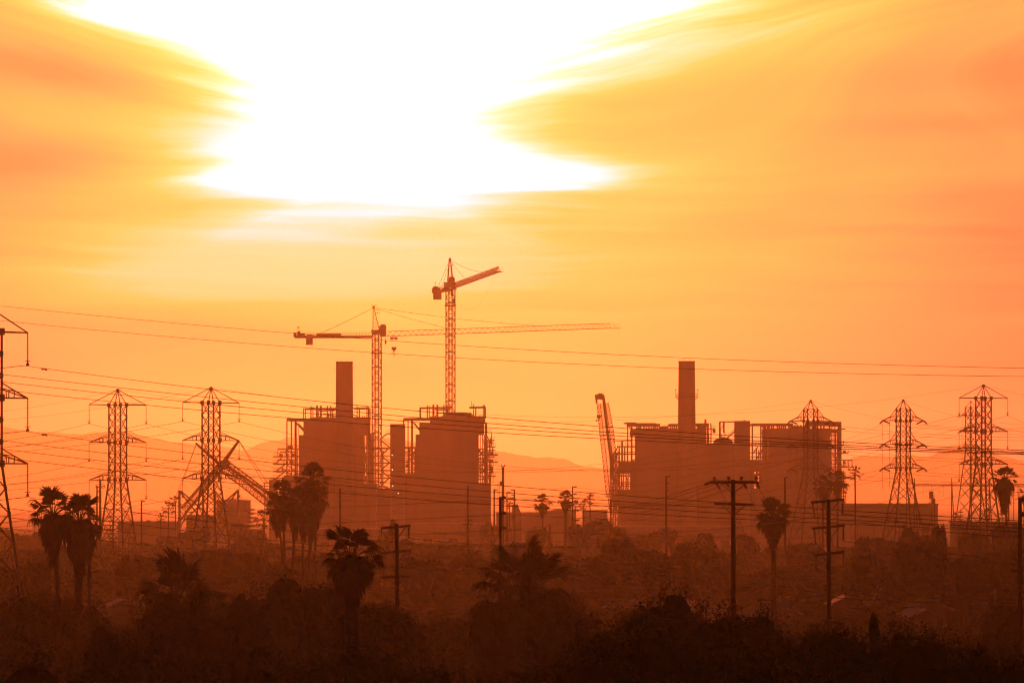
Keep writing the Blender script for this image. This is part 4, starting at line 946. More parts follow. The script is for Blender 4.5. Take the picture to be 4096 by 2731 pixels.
upole(1590, 2094, 290, 17, 'wooden pole with glinting insulator strings on three crossarms, right of the dark palm', [(1523, 2112, 1643, 2101, 7.5), (1521, 2212, 1645, 2200, 7.5), (1523, 2308, 1646, 2304, 7.5)],
      strings=[(1526, 2117, 1525, 2162), (1636, 2107, 1635, 2152), (1524, 2217, 1520, 2264), (1638, 2205, 1634, 2250), (1525, 2314, 1521, 2360), (1640, 2309, 1636, 2356)], lean=-3)
upole(2001, 1986, 390, 12, 'dark wooden pole with short post insulators, just right of the left plant', side=[(1, 1994, 20), (1, 2056, 20), (1, 2117, 20)])
upole(2290, 1945, 1000, 6, 'slim pole with three bracket insulators between the two palms of the open gap', side=[(1, 1948, 17), (1, 1976, 16), (1, 2005, 16)])
upole(2443, 1996, 1100, 6, 'short slim pole at the foot of the crawler crane', side=[(-1, 2000, 11), (-1, 2034, 10)])
upole(2665, 1903, 900, 8, 'tall faint pole in front of the casing below the right chimney', side=[(1, 1906, 16), (1, 1934, 12), (1, 1962, 12), (1, 1990, 12)])
upole(1360, 1952, 900, 9, 'faint tall pole in front of the left boiler unit casing', [(1340, 2088, 1386, 2090, 3)])
upole(1871, 1944, 900, 8, 'faint tall pole in front of the second boiler unit', [(1858, 2080, 1890, 2081, 3), (1850, 2096, 1892, 2096, 3)])
upole(3140, 1908, 900, 8, 'faint tall pole in front of the far right boiler unit', side=[(1, 1910, 12)])
upole(4080, 1990, 330, 18, 'dark wooden pole cut by the right edge of the picture', side=[(1, 1998, 26), (1, 2060, 26), (-1, 2285, 30)])
upole(357, 2005, 385, 14, 'dark pole beside the left palms with one stubby arm at its top', side=[(1, 2012, 20)], arms=[(328, 2292, 398, 2283, 4), (330, 2338, 395, 2330, 4)])
upole(388, 1940, 1050, 7, 'slim pole just left of the pole with coiled cables', side=[(1, 1966, 16), (1, 1996, 16)])
t = upole(401, 1915, 1080, 10, 'thicker pole with coiled cables bunched near its top, left of the first complete pylon')
for dx, r, R_ in ((8, 1943, 10), (12, 1946, 7), (-12, 1942, 9), (-9, 1950, 6)):
    q = [P(401 + dx + R_ * math.cos(a), r + R_ * .8 * math.sin(a), 1079.5) for a in [i / 12 * 2 * math.pi for i in range(13)]]
    MB(t.location).tube(q, .035, 4).build('cable_coil', 'wire', t)
MB(t.location).bar(P(383, 1949, 1080), P(417, 1944, 1080), .1).build('crossarm', 'wood', t)
for x, top, D, w, s_, lb in ((203, 1963, 1150, 4, 1, 'thin lamp pole rising behind the crown of the leftmost palm'), (261, 1979, 1150, 4, 1, 'thin pole between the two left palm crowns'), (313, 1975, 1150, 6, -1, 'pole with two left pointing arms above the second palm'), (351, 1980, 1200, 4, 1, 'thin pole tip just left of the stubby armed pole'), (566, 2001, 1100, 7, 1, 'lone pole over the flat roof between the first two pylons'), (1977, 1955, 1200, 7, 1, 'short stout pole close to the right wall of the left plant'), (2028, 1966, 1150, 5, 1, 'thin leaning pole right of the forked mast'), (2058, 1956, 1200, 7, -1, 'short stout pole above the wedge shaped hopper'), (1380 + 245, 2185, 800, 4, 1, 'low faint pole right of the pole with glinting insulators'), (4035, 1970, 1300, 6, 1, 'thin post right of the trunk of the thick palm'), (455, 2150, 1100, 5, 1, 'low post between the legs of the first complete pylon')):
    upole(x, top, D, w, lb, side=[(s_, top + 4, 14)] + ([(s_, top + 24, 12)] if s_ < 0 else []))
# forked mast
D = 1150
t = thing('forked_mast', P(2012, GY(D), D), 'tall steel mast with a forked top between plant and sky', 'mast'); o = t.location
MB(o).tube([P(2012, 1872, D), P(2012, 1930, D), P(2011, GY(D), D)], [.24, .26, .32], 12).build('shaft', 'steel', t)
for s_ in (-1, 1): MB(o).tube([P(2012 + s_ * 2, 1874, D), P(2012 + s_ * 3, 1868, D), P(2012 + s_ * 7, 1858, D)], [.2, .13, .12], 8).build('fork_prong', 'steel', t)
a = P(1999, 1924, D); b = P(2008, 1942, D); MB(o).box((a.x, D - .3, a.z), (b.x, D + .3, b.z)).build('equipment_box', 'steel', t)
for x in (1992, 1999): MB(o).tube([P(x, 2060, D), P(x, 1934, D), P(x + 3, 1926, D), P(2006, 1924, D)], .05, 6).build('conduit', 'steel', t)

# low voltage lines in the trees
G2 = 'thin distribution wires over the neighbourhood'
def lw(pts, D0, D1, r, label): wire(pts, D0, D1, r, label, G2, 30)
for k, (x0, r0, xe, re) in enumerate(((2817, 1938, 2100, 2116), (2865, 1934, 2180, 2110), (2914, 1930, 2300, 2120), (2975, 1932, 2380, 2105))):
    lw([(xe, re), ((x0 + xe) / 2, (r0 + re) / 2 + 14), (x0, r0)], 800, 300, .014, f'{ordn[k]} thin wire running down left from the long bent crossarm')
for k, (x0, r0, xe, re) in enumerate(((2879, 1955, 3060, 2300), (2914, 1945, 3080, 2420), (2985, 1952, 3190, 2380), (3036, 1952, 3250, 2330))):
    lw([(x0, r0), ((x0 + xe) / 2, (r0 + re) / 2 + 8), (xe, re)], 300, 230, .010, f'{ordn[k]} guy like wire dropping right from the long bent crossarm')
for k, r in enumerate((2066, 2175, 2280)):
    lw([(2100, r + 60 + k * 14), (2700, r + 62), (3262, r)], 700, 330, .016, f'{tint(k)} wire reaching the left insulator of the leaning pole from the left')
    lw([(3262, r), (3700, r + 52), (4250, r + 92)], 330, 280, .016, f'{tint(k)} wire from the leaning pole left insulators to the right')
    lw([(3371, r - 12), (3800, r + 40), (4250, r + 66)], 330, 280, .016, f'{tint(k)} wire leaving the right insulator of the leaning pole')
for k, r in enumerate((2162, 2264, 2360)):
    lw([(-100, r + 10 + 8 * k), (800, r + 42), (1524, r)], 800, 290, .015, f'{tint(k)} wire reaching the left string of the glinting pole')
    lw([(1524, r), (2100, r + 26), (3000, r - 30)], 290, 600, .015, f'{tint(k)} wire leaving the left string of the glinting pole to the right')
    lw([(1636, r - 10), (2300, r + 26), (3300, r - 60)], 290, 700, .015, f'{tint(k)} wire leaving the right string of the glinting pole')
for k, (s_, r) in enumerate(((1, 1994), (1, 2056), (1, 2117))):
    lw([(-100, r + 66), (1000, r + 46), (2021, r)], 1100, 390, .016, f'{tint(k)} thin wire reaching the dark post insulator pole from the left')
    lw([(2021, r), (2700, r + 28), (4200, r + 10)], 390, 800, .016, f'{tint(k)} thin wire leaving the dark post insulator pole to the right')
for k, (a, b, c) in enumerate(((1948, 1950, 1946), (1976, 1972, 1955), (2005, 1998, 1975))):
    lw([(1300, a + 60), (1900, a + 30), (2290, a)], 1300, 1000, .02, f'{tint(k)} faint wire left of the slim bracket pole')
    lw([(2290, a), (2700, b + 20), (3300, c - 40)], 1000, 1300, .02, f'{tint(k)} faint wire right of the slim bracket pole')
# ---------------------------------------------------------------- palms
rnd = random.Random(11)
def frond_mesh(L=1.05, pet=1.25, seg=16, droop=.55, spread=70, seed=1):
    """fan leaf: petiole along +x, blade of folded pointed leaflets with drooping tips"""
    r = random.Random(seed); m_ = MB()
    m_.tube([(0, 0, 0), (pet * .5, 0, .04), (pet, 0, 0)], [.045, .03, .02], 4)
    for i in range(seg):
        a = math.radians(-spread + 2 * spread * i / (seg - 1)); ln = L * (1 - .25 * abs(a) / 1.4) * r.uniform(.85, 1.08)
        w = .075; c, s_ = math.cos(a), math.sin(a); b = Vector((pet, 0, 0)); d = Vector((c, s_, 0)); n = Vector((-s_, c, 0))
        p1 = b + d * ln * .55; p2 = b + d * ln * .85 + Vector((0, 0, -droop * .3 * ln)); p3 = b + d * ln * .95 + Vector((0, 0, -droop * ln * r.uniform(.7, 1.2)))
        m_.raw([b, p1 + n * w + Vector((0, 0, .03)), p1 - n * w + Vector((0, 0, .03)), p1 + Vector((0, 0, -.04)), p2 + n * w * .5, p2 - n * w * .5, p3], [(0, 3, 1), (0, 2, 3), (1, 3, 4), (3, 2, 5), (3, 5, 4), (4, 5, 6)])
    return m_.mesh('fan_frond')
FR = [frond_mesh(seed=s_, droop=dr) for s_, dr in ((1, .35), (2, .7), (3, 1.0))]
FRL = [frond_mesh(seed=s_ + 5, droop=dr, seg=9) for s_, dr in ((1, .3), (2, .6))]
def skirt_mesh(h, r0, r1, seed, n=420):
    """hanging beard of dead leaves: a ragged core with many pointed strips"""
    r = random.Random(seed); m_ = MB(); N = 18; prof = []
    for j in range(8):
        f = j / 7; prof.append((f, (r1 + (r0 - r1) * (1 - f) ** .8) * (.55 + .45 * math.sin(math.pi * min(1, f * 1.1 + .12)))))
    k = len(m_.v)
    for f, rr in prof:
        for i in range(N): a = 2 * math.pi * i / N; q = rr * .8 * r.uniform(.85, 1.1); m_.v.append((q * math.cos(a), q * math.sin(a), -f * h))
    for j in range(7):
        for i in range(N): a = j * N + i; b = j * N + (i + 1) % N; m_.f.append([a, a + N, b + N, b])
    for i in range(n):
        f = r.random() ** .9; a = r.uniform(0, 6.283); rr = (r1 + (r0 - r1) * (1 - f) ** .8) * (.55 + .45 * math.sin(math.pi * min(1, f * 1.1 + .12))) * r.uniform(.8, 1.12)
        ln = r.uniform(.35, .9) * h * .3; w = .09 * (h / 3) ** .5
        c, s_ = math.cos(a), math.sin(a); p = Vector((rr * c, rr * s_, -f * h)); t_ = Vector((-s_, c, 0)) * w; q = p + Vector((c * ln * r.uniform(-.1, .35), s_ * ln * .15, -ln)); t_ += Vector((c, s_, 0)) * r.uniform(-.05, .05)
        m_.raw([p - t_, p + t_, q], [(0, 1, 2)])
    return m_.mesh('dead_leaf_skirt')
def palm(px, crown, D, label, R=2.0, nf=38, skirt=None, lean=0.0, tw=.28, foot=None, group='fan palms', spiky=False, seed=0, low=-50, fac=None):
    """fan palm: crown centre at (px, crown); foot gives the column where the trunk meets the ground"""
    fac = fac or {1: .70, 2: .70, 3: .72}.get(seed, .78 if seed in (4, 5, 6, 7, 8, 9, 10) else 1.0); D = D * fac; R *= fac; tw *= fac; skirt = tuple(v * fac for v in skirt) if skirt else None
    foot = px if foot is None else foot; r = random.Random(seed * 7 + int(px))
    t = thing('fan_palm', P(foot, GY(D), D), label, 'palm', group); o = t.location; c = P(px, crown, D)
    h = c.z; pts = []; q0 = Vector((o.x, o.y, -.3))
    for i in range(9):
        f = i / 8; pts.append(q0.lerp(c, f) + Vector(((f * (1 - f)) * (o.x - c.x) * .5, 0, 0)))
    MB(o).tube(pts, [tw * (1.35 - .4 * min(1, i / 3)) if i < 3 else tw * (1.0 - .012 * i) for i in range(9)], 10).build('trunk', 'bark', t)
    if skirt:
        me = skirt_mesh(skirt[0], skirt[1], skirt[2] if len(skirt) > 2 else tw * 1.5, seed + 3); s_ = link('dead_leaf_skirt', me, t, 'skirt'); s_.location = (c - o) + Vector((0, 0, .1))
    lib = FRL if nf < 26 else FR
    for i in range(nf):
        f = (i + .5) / nf; el = math.radians(86 - (86 - low) * f ** .95) + r.uniform(-.25, .25); az = i * 2.39996 + r.uniform(-.5, .5)
        me = lib[0] if spiky and f < .55 else lib[min(len(lib) - 1, int(f * len(lib)))]
        fr = link('frond', me, t, 'frond'); fr.location = (c - o) + Vector((math.cos(az) * .1, math.sin(az) * .1, .15 * (1 - f)))
        fr.rotation_euler = (r.uniform(-.4, .4), -el, az); s_ = R / 2.15 * r.uniform(.72, 1.18); fr.scale = (s_, s_, s_)
    return t
palm(212, 2062, 560, 'leftmost tall palm with drooping ragged fronds over a hanging beard', 2.6, 32, (4.6, 1.4), foot=256, tw=.24, seed=1, low=-62)
palm(318, 2086, 545, 'thick topped palm right of the leftmost one, long bushy beard of dead leaves', 2.5, 32, (5.0, 1.9, .5), foot=308, tw=.42, seed=2, low=-62)
palm(1408, 2236, 300, 'dark stout palm before the left plant, left of the glinting pole', 1.65, 40, (2.4, 1.15, .6), tw=.40, seed=3, foot=1404, low=-60)
palm(1133, 1985, 820, 'left palm of the tight cluster before the left plant, with ball shaped head', 2.3, 40, (4.4, 1.3), foot=1140, tw=.2, seed=4)
palm(1180, 2012, 800, 'short headed palm in the middle of the tight cluster', 2.2, 40, (4.6, 1.5), foot=1168, tw=.22, seed=5)
palm(1248, 1925, 830, 'tallest palm of the tight cluster with a shaggy narrow column of dead leaves', 2.5, 44, (7.5, 1.9, .5), foot=1232, tw=.26, seed=6)
palm(1215, 2035, 810, 'low palm tucked behind the tallest of the cluster', 2.3, 40, (4.2, 1.6), foot=1205, tw=.2, seed=7)
palm(1110, 2040, 840, 'lowest palm at the left edge of the cluster', 2.1, 38, (3.6, 1.3), foot=1155, tw=.18, seed=8)
palm(1268, 1995, 850, 'slim palm leaning right behind the cluster', 2.0, 34, (4.0, 1.2), foot=1253, tw=.18, seed=9)
palm(3092, 2070, 700, 'round bushy palm between the two wooden poles on the right', 2.2, 46, (3.6, 1.7), foot=3096, tw=.33, seed=10)
palm(3420, 1895, 900, 'slender small headed palm alone beside the far right boiler unit', 1.25, 22, None, foot=3424, tw=.13, seed=11, spiky=True, low=-45)
palm(4018, 1918, 850, 'palm with a thick cone of dead leaves beside the tallest right pylon', 2.1, 36, (4.6, 1.35, .8), foot=4038, tw=.2, seed=12, spiky=True)
palm(3350, 1925, 1000, 'faint palm in front of the right edge of the far right boiler unit', 2.0, 30, (3.0, 1.0), tw=.2, seed=13)
palm(3292, 1950, 1000, 'faint palm left of its twin before the far right boiler unit', 2.0, 30, (3.0, 1.0), tw=.2, seed=14)
palm(2170, 2016, 1150, 'rounded palm left of the domed tank', 1.9, 30, (2.6, 1.0), foot=2175, tw=.15, seed=15, spiky=True)
palm(2262, 2002, 1150, 'spiky topped palm at the right end of the domed tank', 1.9, 30, (2.4, 1.0), foot=2262, tw=.32, seed=16, spiky=True)
palm(2359, 2001, 1500, 'small open headed palm over the boxy pale building', 1.9, 20, None, foot=2366, tw=.16, seed=17)
palm(2302, 2030, 1500, 'hazy palm right of the slim bracket pole', 1.9, 20, None, tw=.16, seed=18)
palm(2335, 2022, 1550, 'hazy palm just left of the small open headed one', 1.9, 20, None, tw=.16, seed=19)
palm(2038, 2012, 1500, 'hazy palm behind the thin leaning pole right of the left plant', 1.8, 20, None, tw=.15, seed=20)
palm(674, 2032, 1450, 'hazy palm on the flat roof line left of the trestle', 2.0, 20, None, tw=.15, seed=21)
palm(702, 2008, 1450, 'taller hazy palm touching the left post of the trestle', 1.8, 20, None, tw=.15, seed=22)
palm(644, 2078, 1400, 'low tufted palm left of the hazy pair by the trestle', 1.5, 20, None, tw=.2, seed=23)
palm(4096, 1985, 1300, 'half palm cut by the right edge above the wooden pole', 1.8, 22, (2, .8), tw=.15, seed=24)
palm(1055, 2080, 1000, 'low hazy palm between the pale tank and the palm cluster', 2.0, 24, None, tw=.2, seed=25)
palm(3820, 2075, 1900, 'tiny hazy palm between the gantry columns', 2.2, 16, None, tw=.2, seed=26)
palm(3945, 2060, 1900, 'tiny hazy palm behind the legs of the tallest right pylon', 2.4, 16, None, tw=.2, seed=27)

palm(705, 2440, 330, 'broad low palm with big arching fronds in the lower left', 3.0, 26, None, tw=.3, seed=31, low=-15, group='broad low palms')
palm(2105, 2395, 340, 'broad low palm with long spreading fronds right of the dark pole', 3.4, 28, None, tw=.3, seed=32, low=-15, group='broad low palms')
palm(800, 2490, 300, 'small low palm beside the broad one in the lower left', 1.8, 24, None, tw=.25, seed=33, low=-15, group='broad low palms')

# ---------------------------------------------------------------- tiered pines
def tier_pine(px, top, D, label, h=None, tiers=9, w=2.2):
    z = P(px, top, D).z; t = thing('tiered_pine', P(px, GY(D), D), label, 'pine', 'tiered pines'); r = random.Random(int(px))
    MB().bar((0, 0, 0), (0, 0, z), .22, .04, 8).build('trunk', 'bark', t)
    for i in range(tiers):
        zz = z * (.35 + .62 * i / tiers); R = w * (1 - (i / tiers) ** 1.4 * .85); m_ = MB()
        for k in range(7):
            a = k * .9 + i * .5; e = Vector((math.cos(a) * R, math.sin(a) * R, zz + .25)); m_.bar((0, 0, zz), e, .05, .02)
            for q in range(14):
                f = r.uniform(.2, 1); p = Vector((0, 0, zz)).lerp(e, f) + Vector((r.gauss(0, .12), r.gauss(0, .12), 0)); d_ = .26
                m_.raw([p + Vector((-d_, 0, 0)), p + Vector((d_, .1, .05)), p + Vector((0, -.1, r.uniform(.1, .3)))], [(0, 1, 2)])
        m_.build('branch_tier', 'leaf', t)
for px, top, D, lb, ti in ((1008, 2018, 1500, 'tiered pine right beside the pale storage tank', 9), (1028, 2062, 1450, 'shorter tiered pine right of the one by the storage tank', 7), (440, 2048, 1600, 'hazy tiered pine on the flat roof line by the first complete pylon', 7), (2303, 2052, 1300, 'tiered pine behind the slim bracket pole', 6), (765, 2030, 1800, 'hazy tiered pine inside the trestle', 7), (3842, 2030, 1900, 'tiny tiered pine between the two middle gantry columns', 7), (4010, 2022, 1900, 'tiny tiered pine just left of the leaning palm trunk', 7)): tier_pine(px, top, D, lb, tiers=ti)

# ---------------------------------------------------------------- broad trees
def crown_mesh(seed, n, leaf, lobes=12, flat=.8, kind='round', hull=.92):
    """leaf sized faces scattered over and through uneven lobes, radius about 1"""
    r = random.Random(seed); m_ = MB(); L = []
    for i in range(lobes):
        a = r.uniform(0, 6.283); u = r.uniform(-.7, 1)
        if kind == 'cone': zz = r.uniform(-.9, 1); rad = (1 - zz) * .30; L.append((Vector((math.cos(a) * rad, math.sin(a) * rad, zz)), r.uniform(.18, .34) * (1.2 - zz * .6)))
        elif kind == 'column': L.append((Vector((r.gauss(0, .12), r.gauss(0, .12), r.uniform(-1, 1))), r.uniform(.2, .34)))
        else: rad = r.uniform(.25, .78); L.append((Vector((math.cos(a) * rad, math.sin(a) * rad, u * .62 * flat * (1.15 - rad * .6))), r.uniform(.24, .48)))
    wt_ = [l[1] ** 2 for l in L]; sw = sum(wt_)
    vs = []; fs = []
    for (c, R), w_ in zip(L, wt_):
        tufts = []
        for _ in range(34):
            d_ = Vector((r.gauss(0, 1), r.gauss(0, 1), r.gauss(0, 1))).normalized(); tufts.append((c + d_ * R * r.uniform(.82, 1.14), r.uniform(.07, .15) * R, d_))
        for _ in range(int(n * w_ / sw)):
            d_ = Vector((r.gauss(0, 1), r.gauss(0, 1), r.gauss(0, 1))).normalized(); p = c + d_ * R * r.uniform(.55, 1.0) ** .7
            if r.random() < .6: q_, sg, d_ = r.choice(tufts); p = q_ + Vector((r.gauss(0, sg), r.gauss(0, sg), r.gauss(0, sg)))
            u = Vector((r.gauss(0, 1), r.gauss(0, 1), r.gauss(0, .7))).normalized(); v = u.cross(d_ + Vector((.01, 0, 0))).normalized(); s_ = leaf * r.uniform(.6, 1.3); k = len(vs)
            vs += [p - u * s_, p + v * s_ * .6, p + u * s_, p - v * s_ * .6]; fs.append((k, k + 1, k + 2, k + 3))
        # dark inner mass so a crown is not see-through everywhere
        k = len(vs); N = 10
        for j in range(8):
            th = math.pi * (j + (.35 if j == 0 else -.35 if j == 7 else 0)) / 7
            for i in range(N): a = 6.283 * i / N; q = R * hull * r.uniform(.8, 1.1); vs.append(c + Vector((math.sin(th) * math.cos(a) * q, math.sin(th) * math.sin(a) * q, math.cos(th) * q)))
        for j in range(7):
            for i in range(N): a = k + j * N + i; b = k + j * N + (i + 1) % N; fs.append((a, a + N, b + N, b))
    me = bpy.data.meshes.new('crown'); me.from_pydata([tuple(v) for v in vs], [], fs); me.update(); return me
CR = {'r': [crown_mesh(s_, 6500, .028, 14) for s_ in (1, 2, 3)], 'c': [crown_mesh(11, 5000, .025, 16, kind='cone')], 'k': [crown_mesh(21, 5000, .025, 12, kind='column')], 'n': [crown_mesh(31 + s_, 30000, .019, 30, .85, hull=.74) for s_ in (0, 1, 2)], 'w': [crown_mesh(41, 6000, .028, 18, .45), crown_mesh(42, 6000, .028, 16, .5)]}
def trunk_mesh(seed):
    r = random.Random(seed); m_ = MB(); m_.tube([(0, 0, 0), (.02, 0, .3), (.0, .03, .62)], [.07, .05, .04], 8)
    for i in range(6):
        a = i * 1.05 + r.random(); R = r.uniform(.3, .55); m_.tube([(0, .02, .5 + i * .02), (math.cos(a) * R * .5, math.sin(a) * R * .5, .72), (math.cos(a) * R, math.sin(a) * R, .95)], [.03, .02, .01], 6)
    return m_.mesh('trunk')
TRK = [trunk_mesh(1), trunk_mesh(2)]
def tree(px, top, D, wpx, kind, label, group=None, hfrac=None, seed=0, m='leaf', name='broadleaf_tree', cat='tree'):
    r = random.Random(int(px * 3 + D) + seed); zt = P(px, top, D).z; R = wpx * D / F / 2
    t = thing(name, P(px, GY(D), D), label, cat, group)
    R *= {'r': 1.2, 'w': 1.2, 'n': 1.5, 'c': 1.3, 'k': 1.3}[kind] if D < 1000 else 1.0; rh = min(zt * .47, max(zt * (.2 if D < 450 else .25), R * {'r': 1.0, 'n': .95, 'c': 2.0, 'k': 3.0, 'w': .8}[kind]))
    cr_ = link('crown', r.choice(CR[kind]), t, m)
    cr_.location = (0, 0, zt - rh); cr_.scale = (R, R * .9, rh / {'r': .86, 'n': .86, 'c': 1.15, 'k': 1.15, 'w': .62}[kind]); cr_.rotation_euler = (0, 0, r.uniform(0, 6.28))
    tk = link('trunk', r.choice(TRK), t, 'bark'); tk.scale = (min(3.5, max(2.0, R)), min(3.5, max(2.0, R)), (zt - rh * .75) / .95)
    return t
K = [
 # hazy trees near the plant
 (735, 2108, 1300, 190, 'r', 'hazy round tree under the folded crane'), (668, 2140, 1250, 90, 'r', 'small hazy tree right of the first complete pylon'),
 (825, 2085, 1350, 60, 'r', 'hazy tree tip before the storage tank'), (960, 2085, 1300, 130, 'r', 'hazy bush like tree before the right part of the storage tank'), (1015, 2110, 1250, 110, 'r', 'hazy tree under the tiered pines'),
 (600, 2160, 1250, 130, 'r', 'low hazy tree below the flat building'), (80, 2130, 1300, 210, 'w', 'low hazy tree line behind the near pylon leg'), (20, 2110, 1500, 90, 'w', 'hazy flat topped tree at the left edge'), (160, 2125, 1300, 110, 'w', 'hazy flat tree left of the leftmost palm'),
 (1575, 2085, 1000, 90, 'k', 'sparse feathery tree behind the pole with glinting strings'), (1540, 2110, 1000, 90, 'r', 'faint bushy tree left of the sparse feathery one'), (1640, 2140, 1000, 110, 'r', 'faint bushy tree right of the glinting pole'),
 (1960, 2075, 1250, 90, 'r', 'hazy tree at the right foot of the left plant'), (2148, 2104, 1200, 110, 'w', 'flat hazy tree before the warehouse'), (2200, 2092, 1150, 36, 'c', 'small pointed tree before the domed tank'),
 (2390, 2062, 1150, 190, 'r', 'dark hazy tree before the boxy pale building'), (2330, 2085, 1100, 130, 'r', 'hazy tree right of the slim bracket pole'), (2455, 2098, 1150, 110, 'r', 'hazy tree at the crawler crane foot'),
 (2610, 2108, 1150, 90, 'r', 'hazy tree left of the faint pole before the right plant'), (2668, 2092, 1150, 90, 'r', 'hazy tree around the foot of the faint pole'), (2540, 2122, 1100, 130, 'r', 'low hazy tree before the warehouse of the right plant'),
 (2830, 2120, 1000, 130, 'r', 'hazy tree left of the thick wooden pole'), (2760, 2140, 1000, 150, 'r', 'low hazy tree below the right chimney'), (3000, 2130, 1000, 120, 'r', 'hazy tree right of the thick wooden pole'),
 (3755, 2085, 780, 56, 'r', 'ball headed tree right of the wide hall'), (3660, 2092, 850, 120, 'r', 'hazy tree at the foot of the nearer right pylon'), (3480, 2135, 900, 150, 'r', 'low hazy tree before the wide hall'),
 (3560, 2150, 900, 120, 'r', 'low hazy round tree before the middle of the wide hall'), (3900, 2115, 900, 150, 'r', 'hazy tree under the tallest right pylon'), (4040, 2085, 900, 130, 'r', 'hazy tree beside the right edge pole'), (3220, 2150, 900, 160, 'r', 'hazy tree between bushy palm and leaning pole'),
 # middle distance
 (2380, 2180, 700, 330, 'r', 'big dark hazy tree in the middle distance, right of centre'), (2490, 2140, 760, 150, 'r', 'upright hazy tree on the shoulder of the big one'), (2600, 2185, 700, 170, 'r', 'middle distance tree right of the big hazy one'),
 (2800, 2160, 760, 220, 'r', 'wide hazy tree behind the thick wooden pole'), (2640, 2215, 620, 120, 'r', 'dark upright tree before the wide hazy one'), (2050, 2150, 760, 240, 'r', 'hazy tree right of the dark pole with post insulators'), (1860, 2190, 760, 220, 'r', 'hazy tree below the second boiler unit'),
 (3650, 2140, 640, 330, 'r', 'broad dark tree right of the leaning pole'), (3860, 2210, 640, 260, 'r', 'broad dark tree left of the right edge pole'), (4010, 2180, 700, 220, 'r', 'dark tree filling the right edge'), (3450, 2200, 640, 200, 'r', 'dim tree just right of the leaning pole'),
 (850, 2180, 700, 260, 'r', 'dim tree under the second complete pylon'), (560, 2200, 700, 220, 'r', 'dim tree under the first complete pylon'), (980, 2200, 700, 200, 'r', 'dim tree below the storage tank'), (80, 2210, 620, 260, 'r', 'dim tree behind the near pylon leg'), (1700, 2210, 680, 220, 'r', 'dim tree right of the glinting pole'),
 # nearer dark trees
 (1180, 2300, 400, 379, 'n', 'big dark round tree left of the stout palm'), (1060, 2400, 360, 230, 'n', 'dark tree at the left shoulder of the big round one'), (1320, 2330, 380, 207, 'n', 'dark tree touching the left side of the stout palm'),
 (2100, 2282, 420, 172, 'c', 'dark pointed tree right of the dark pole'), (2195, 2320, 410, 150, 'n', 'dark round tree right of the pointed one'), (1990, 2375, 400, 184, 'n', 'dark low tree at the foot of the dark pole'), (2240, 2400, 380, 218, 'n', 'dark sprawling tree below the round one'), (2110, 2370, 400, 345, 'n', 'dark wide crown under the pointed tree'),
 (790, 2380, 330, 138, 'k', 'dark upright shrub like tree in the lower left'), (680, 2360, 360, 150, 'n', 'dark tree in the lower left with a knobbly top'), (720, 2440, 320, 345, 'n', 'wide dark tree mass in the lower left'), (870, 2420, 330, 230, 'n', 'dark tree left of the big round one'), (960, 2440, 320, 172, 'n', 'small dark round tree below the big round one'),
 (440, 2490, 330, 207, 'n', 'dark bush right of the palm trunks'), (300, 2400, 480, 170, 'n', 'dark shrub wrapped around the palm trunks'), (560, 2560, 177, 495, 'n', 'dark tree filling the lower left corner area'), (180, 2640, 156, 630, 'n', 'black tree top in the bottom left corner'),
 (1560, 2410, 360, 172, 'n', 'low dark tree behind the foot of the glinting pole'), (1450, 2375, 255, 330, 'n', 'dark tree under the stout palm'), (1180, 2520, 184, 630, 'n', 'black tree at the bottom left of centre'), (1700, 2600, 156, 570, 'n', 'black tree top at the bottom centre'), (900, 2600, 163, 630, 'n', 'black tree top at the bottom, left of centre'), (1440, 2600, 156, 540, 'n', 'black tree top below the stout palm'),
 # black foreground mass on the right
 (2710, 2362, 184, 405, 'n', 'highest hump of the black foreground trees'), (2560, 2410, 177, 345, 'n', 'left shoulder of the black foreground trees'), (2470, 2490, 156, 360, 'n', 'low left end of the black foreground trees'), (2960, 2428, 170, 375, 'n', 'black tree hiding the foot of the thick wooden pole'), (2850, 2425, 173, 225, 'n', 'small black crown left of the thick pole'),
 (3150, 2505, 156, 390, 'n', 'black tree between the two wooden poles'), (3330, 2452, 177, 195, 'n', 'black tuft in front of the leaning pole'), (3260, 2500, 150, 390, 'n', 'black tree below the leaning pole'), (3500, 2475, 163, 120, 'k', 'narrow black shrub top in the right foreground'), (3480, 2550, 136, 495, 'n', 'black tree in the right foreground under the narrow shrub top'),
 (3620, 2500, 150, 270, 'n', 'black tree with rough top in the right foreground'), (3820, 2510, 150, 270, 'n', 'black tree with two humps in the right foreground'), (3740, 2560, 129, 540, 'n', 'wide black tree in the right foreground'), (3980, 2610, 129, 450, 'n', 'black tree near the bottom right corner'), (2300, 2560, 143, 495, 'n', 'black tree at the bottom, right of centre'), (2050, 2620, 136, 570, 'n', 'black tree at the bottom centre edge'),
 (2600, 2530, 129, 630, 'n', 'lower black tree under the left shoulder'), (2900, 2540, 126, 690, 'n', 'large black tree at the bottom below the thick pole'), (3200, 2600, 116, 690, 'n', 'large black tree at the bottom below the leaning pole'),
]
# the far right garden cypresses
K += [(3845, 2400, 520, 26, 'k', 'slim dark cypress among the roofs at the right'), (3880, 2385, 530, 26, 'k', 'taller slim cypress beside the first one at the right'), (3970, 2410, 500, 60, 'k', 'thick dark column tree near the right edge'), (4030, 2350, 560, 40, 'k', 'slim dark column tree at the right edge')]
for (px, top, D, w, kd, lb) in K:
    if 290 <= D <= 430: D *= .72
    tree(px, top, D, w, kd, lb, m='leafD' if D < 450 else 'leaf', cat='tree')
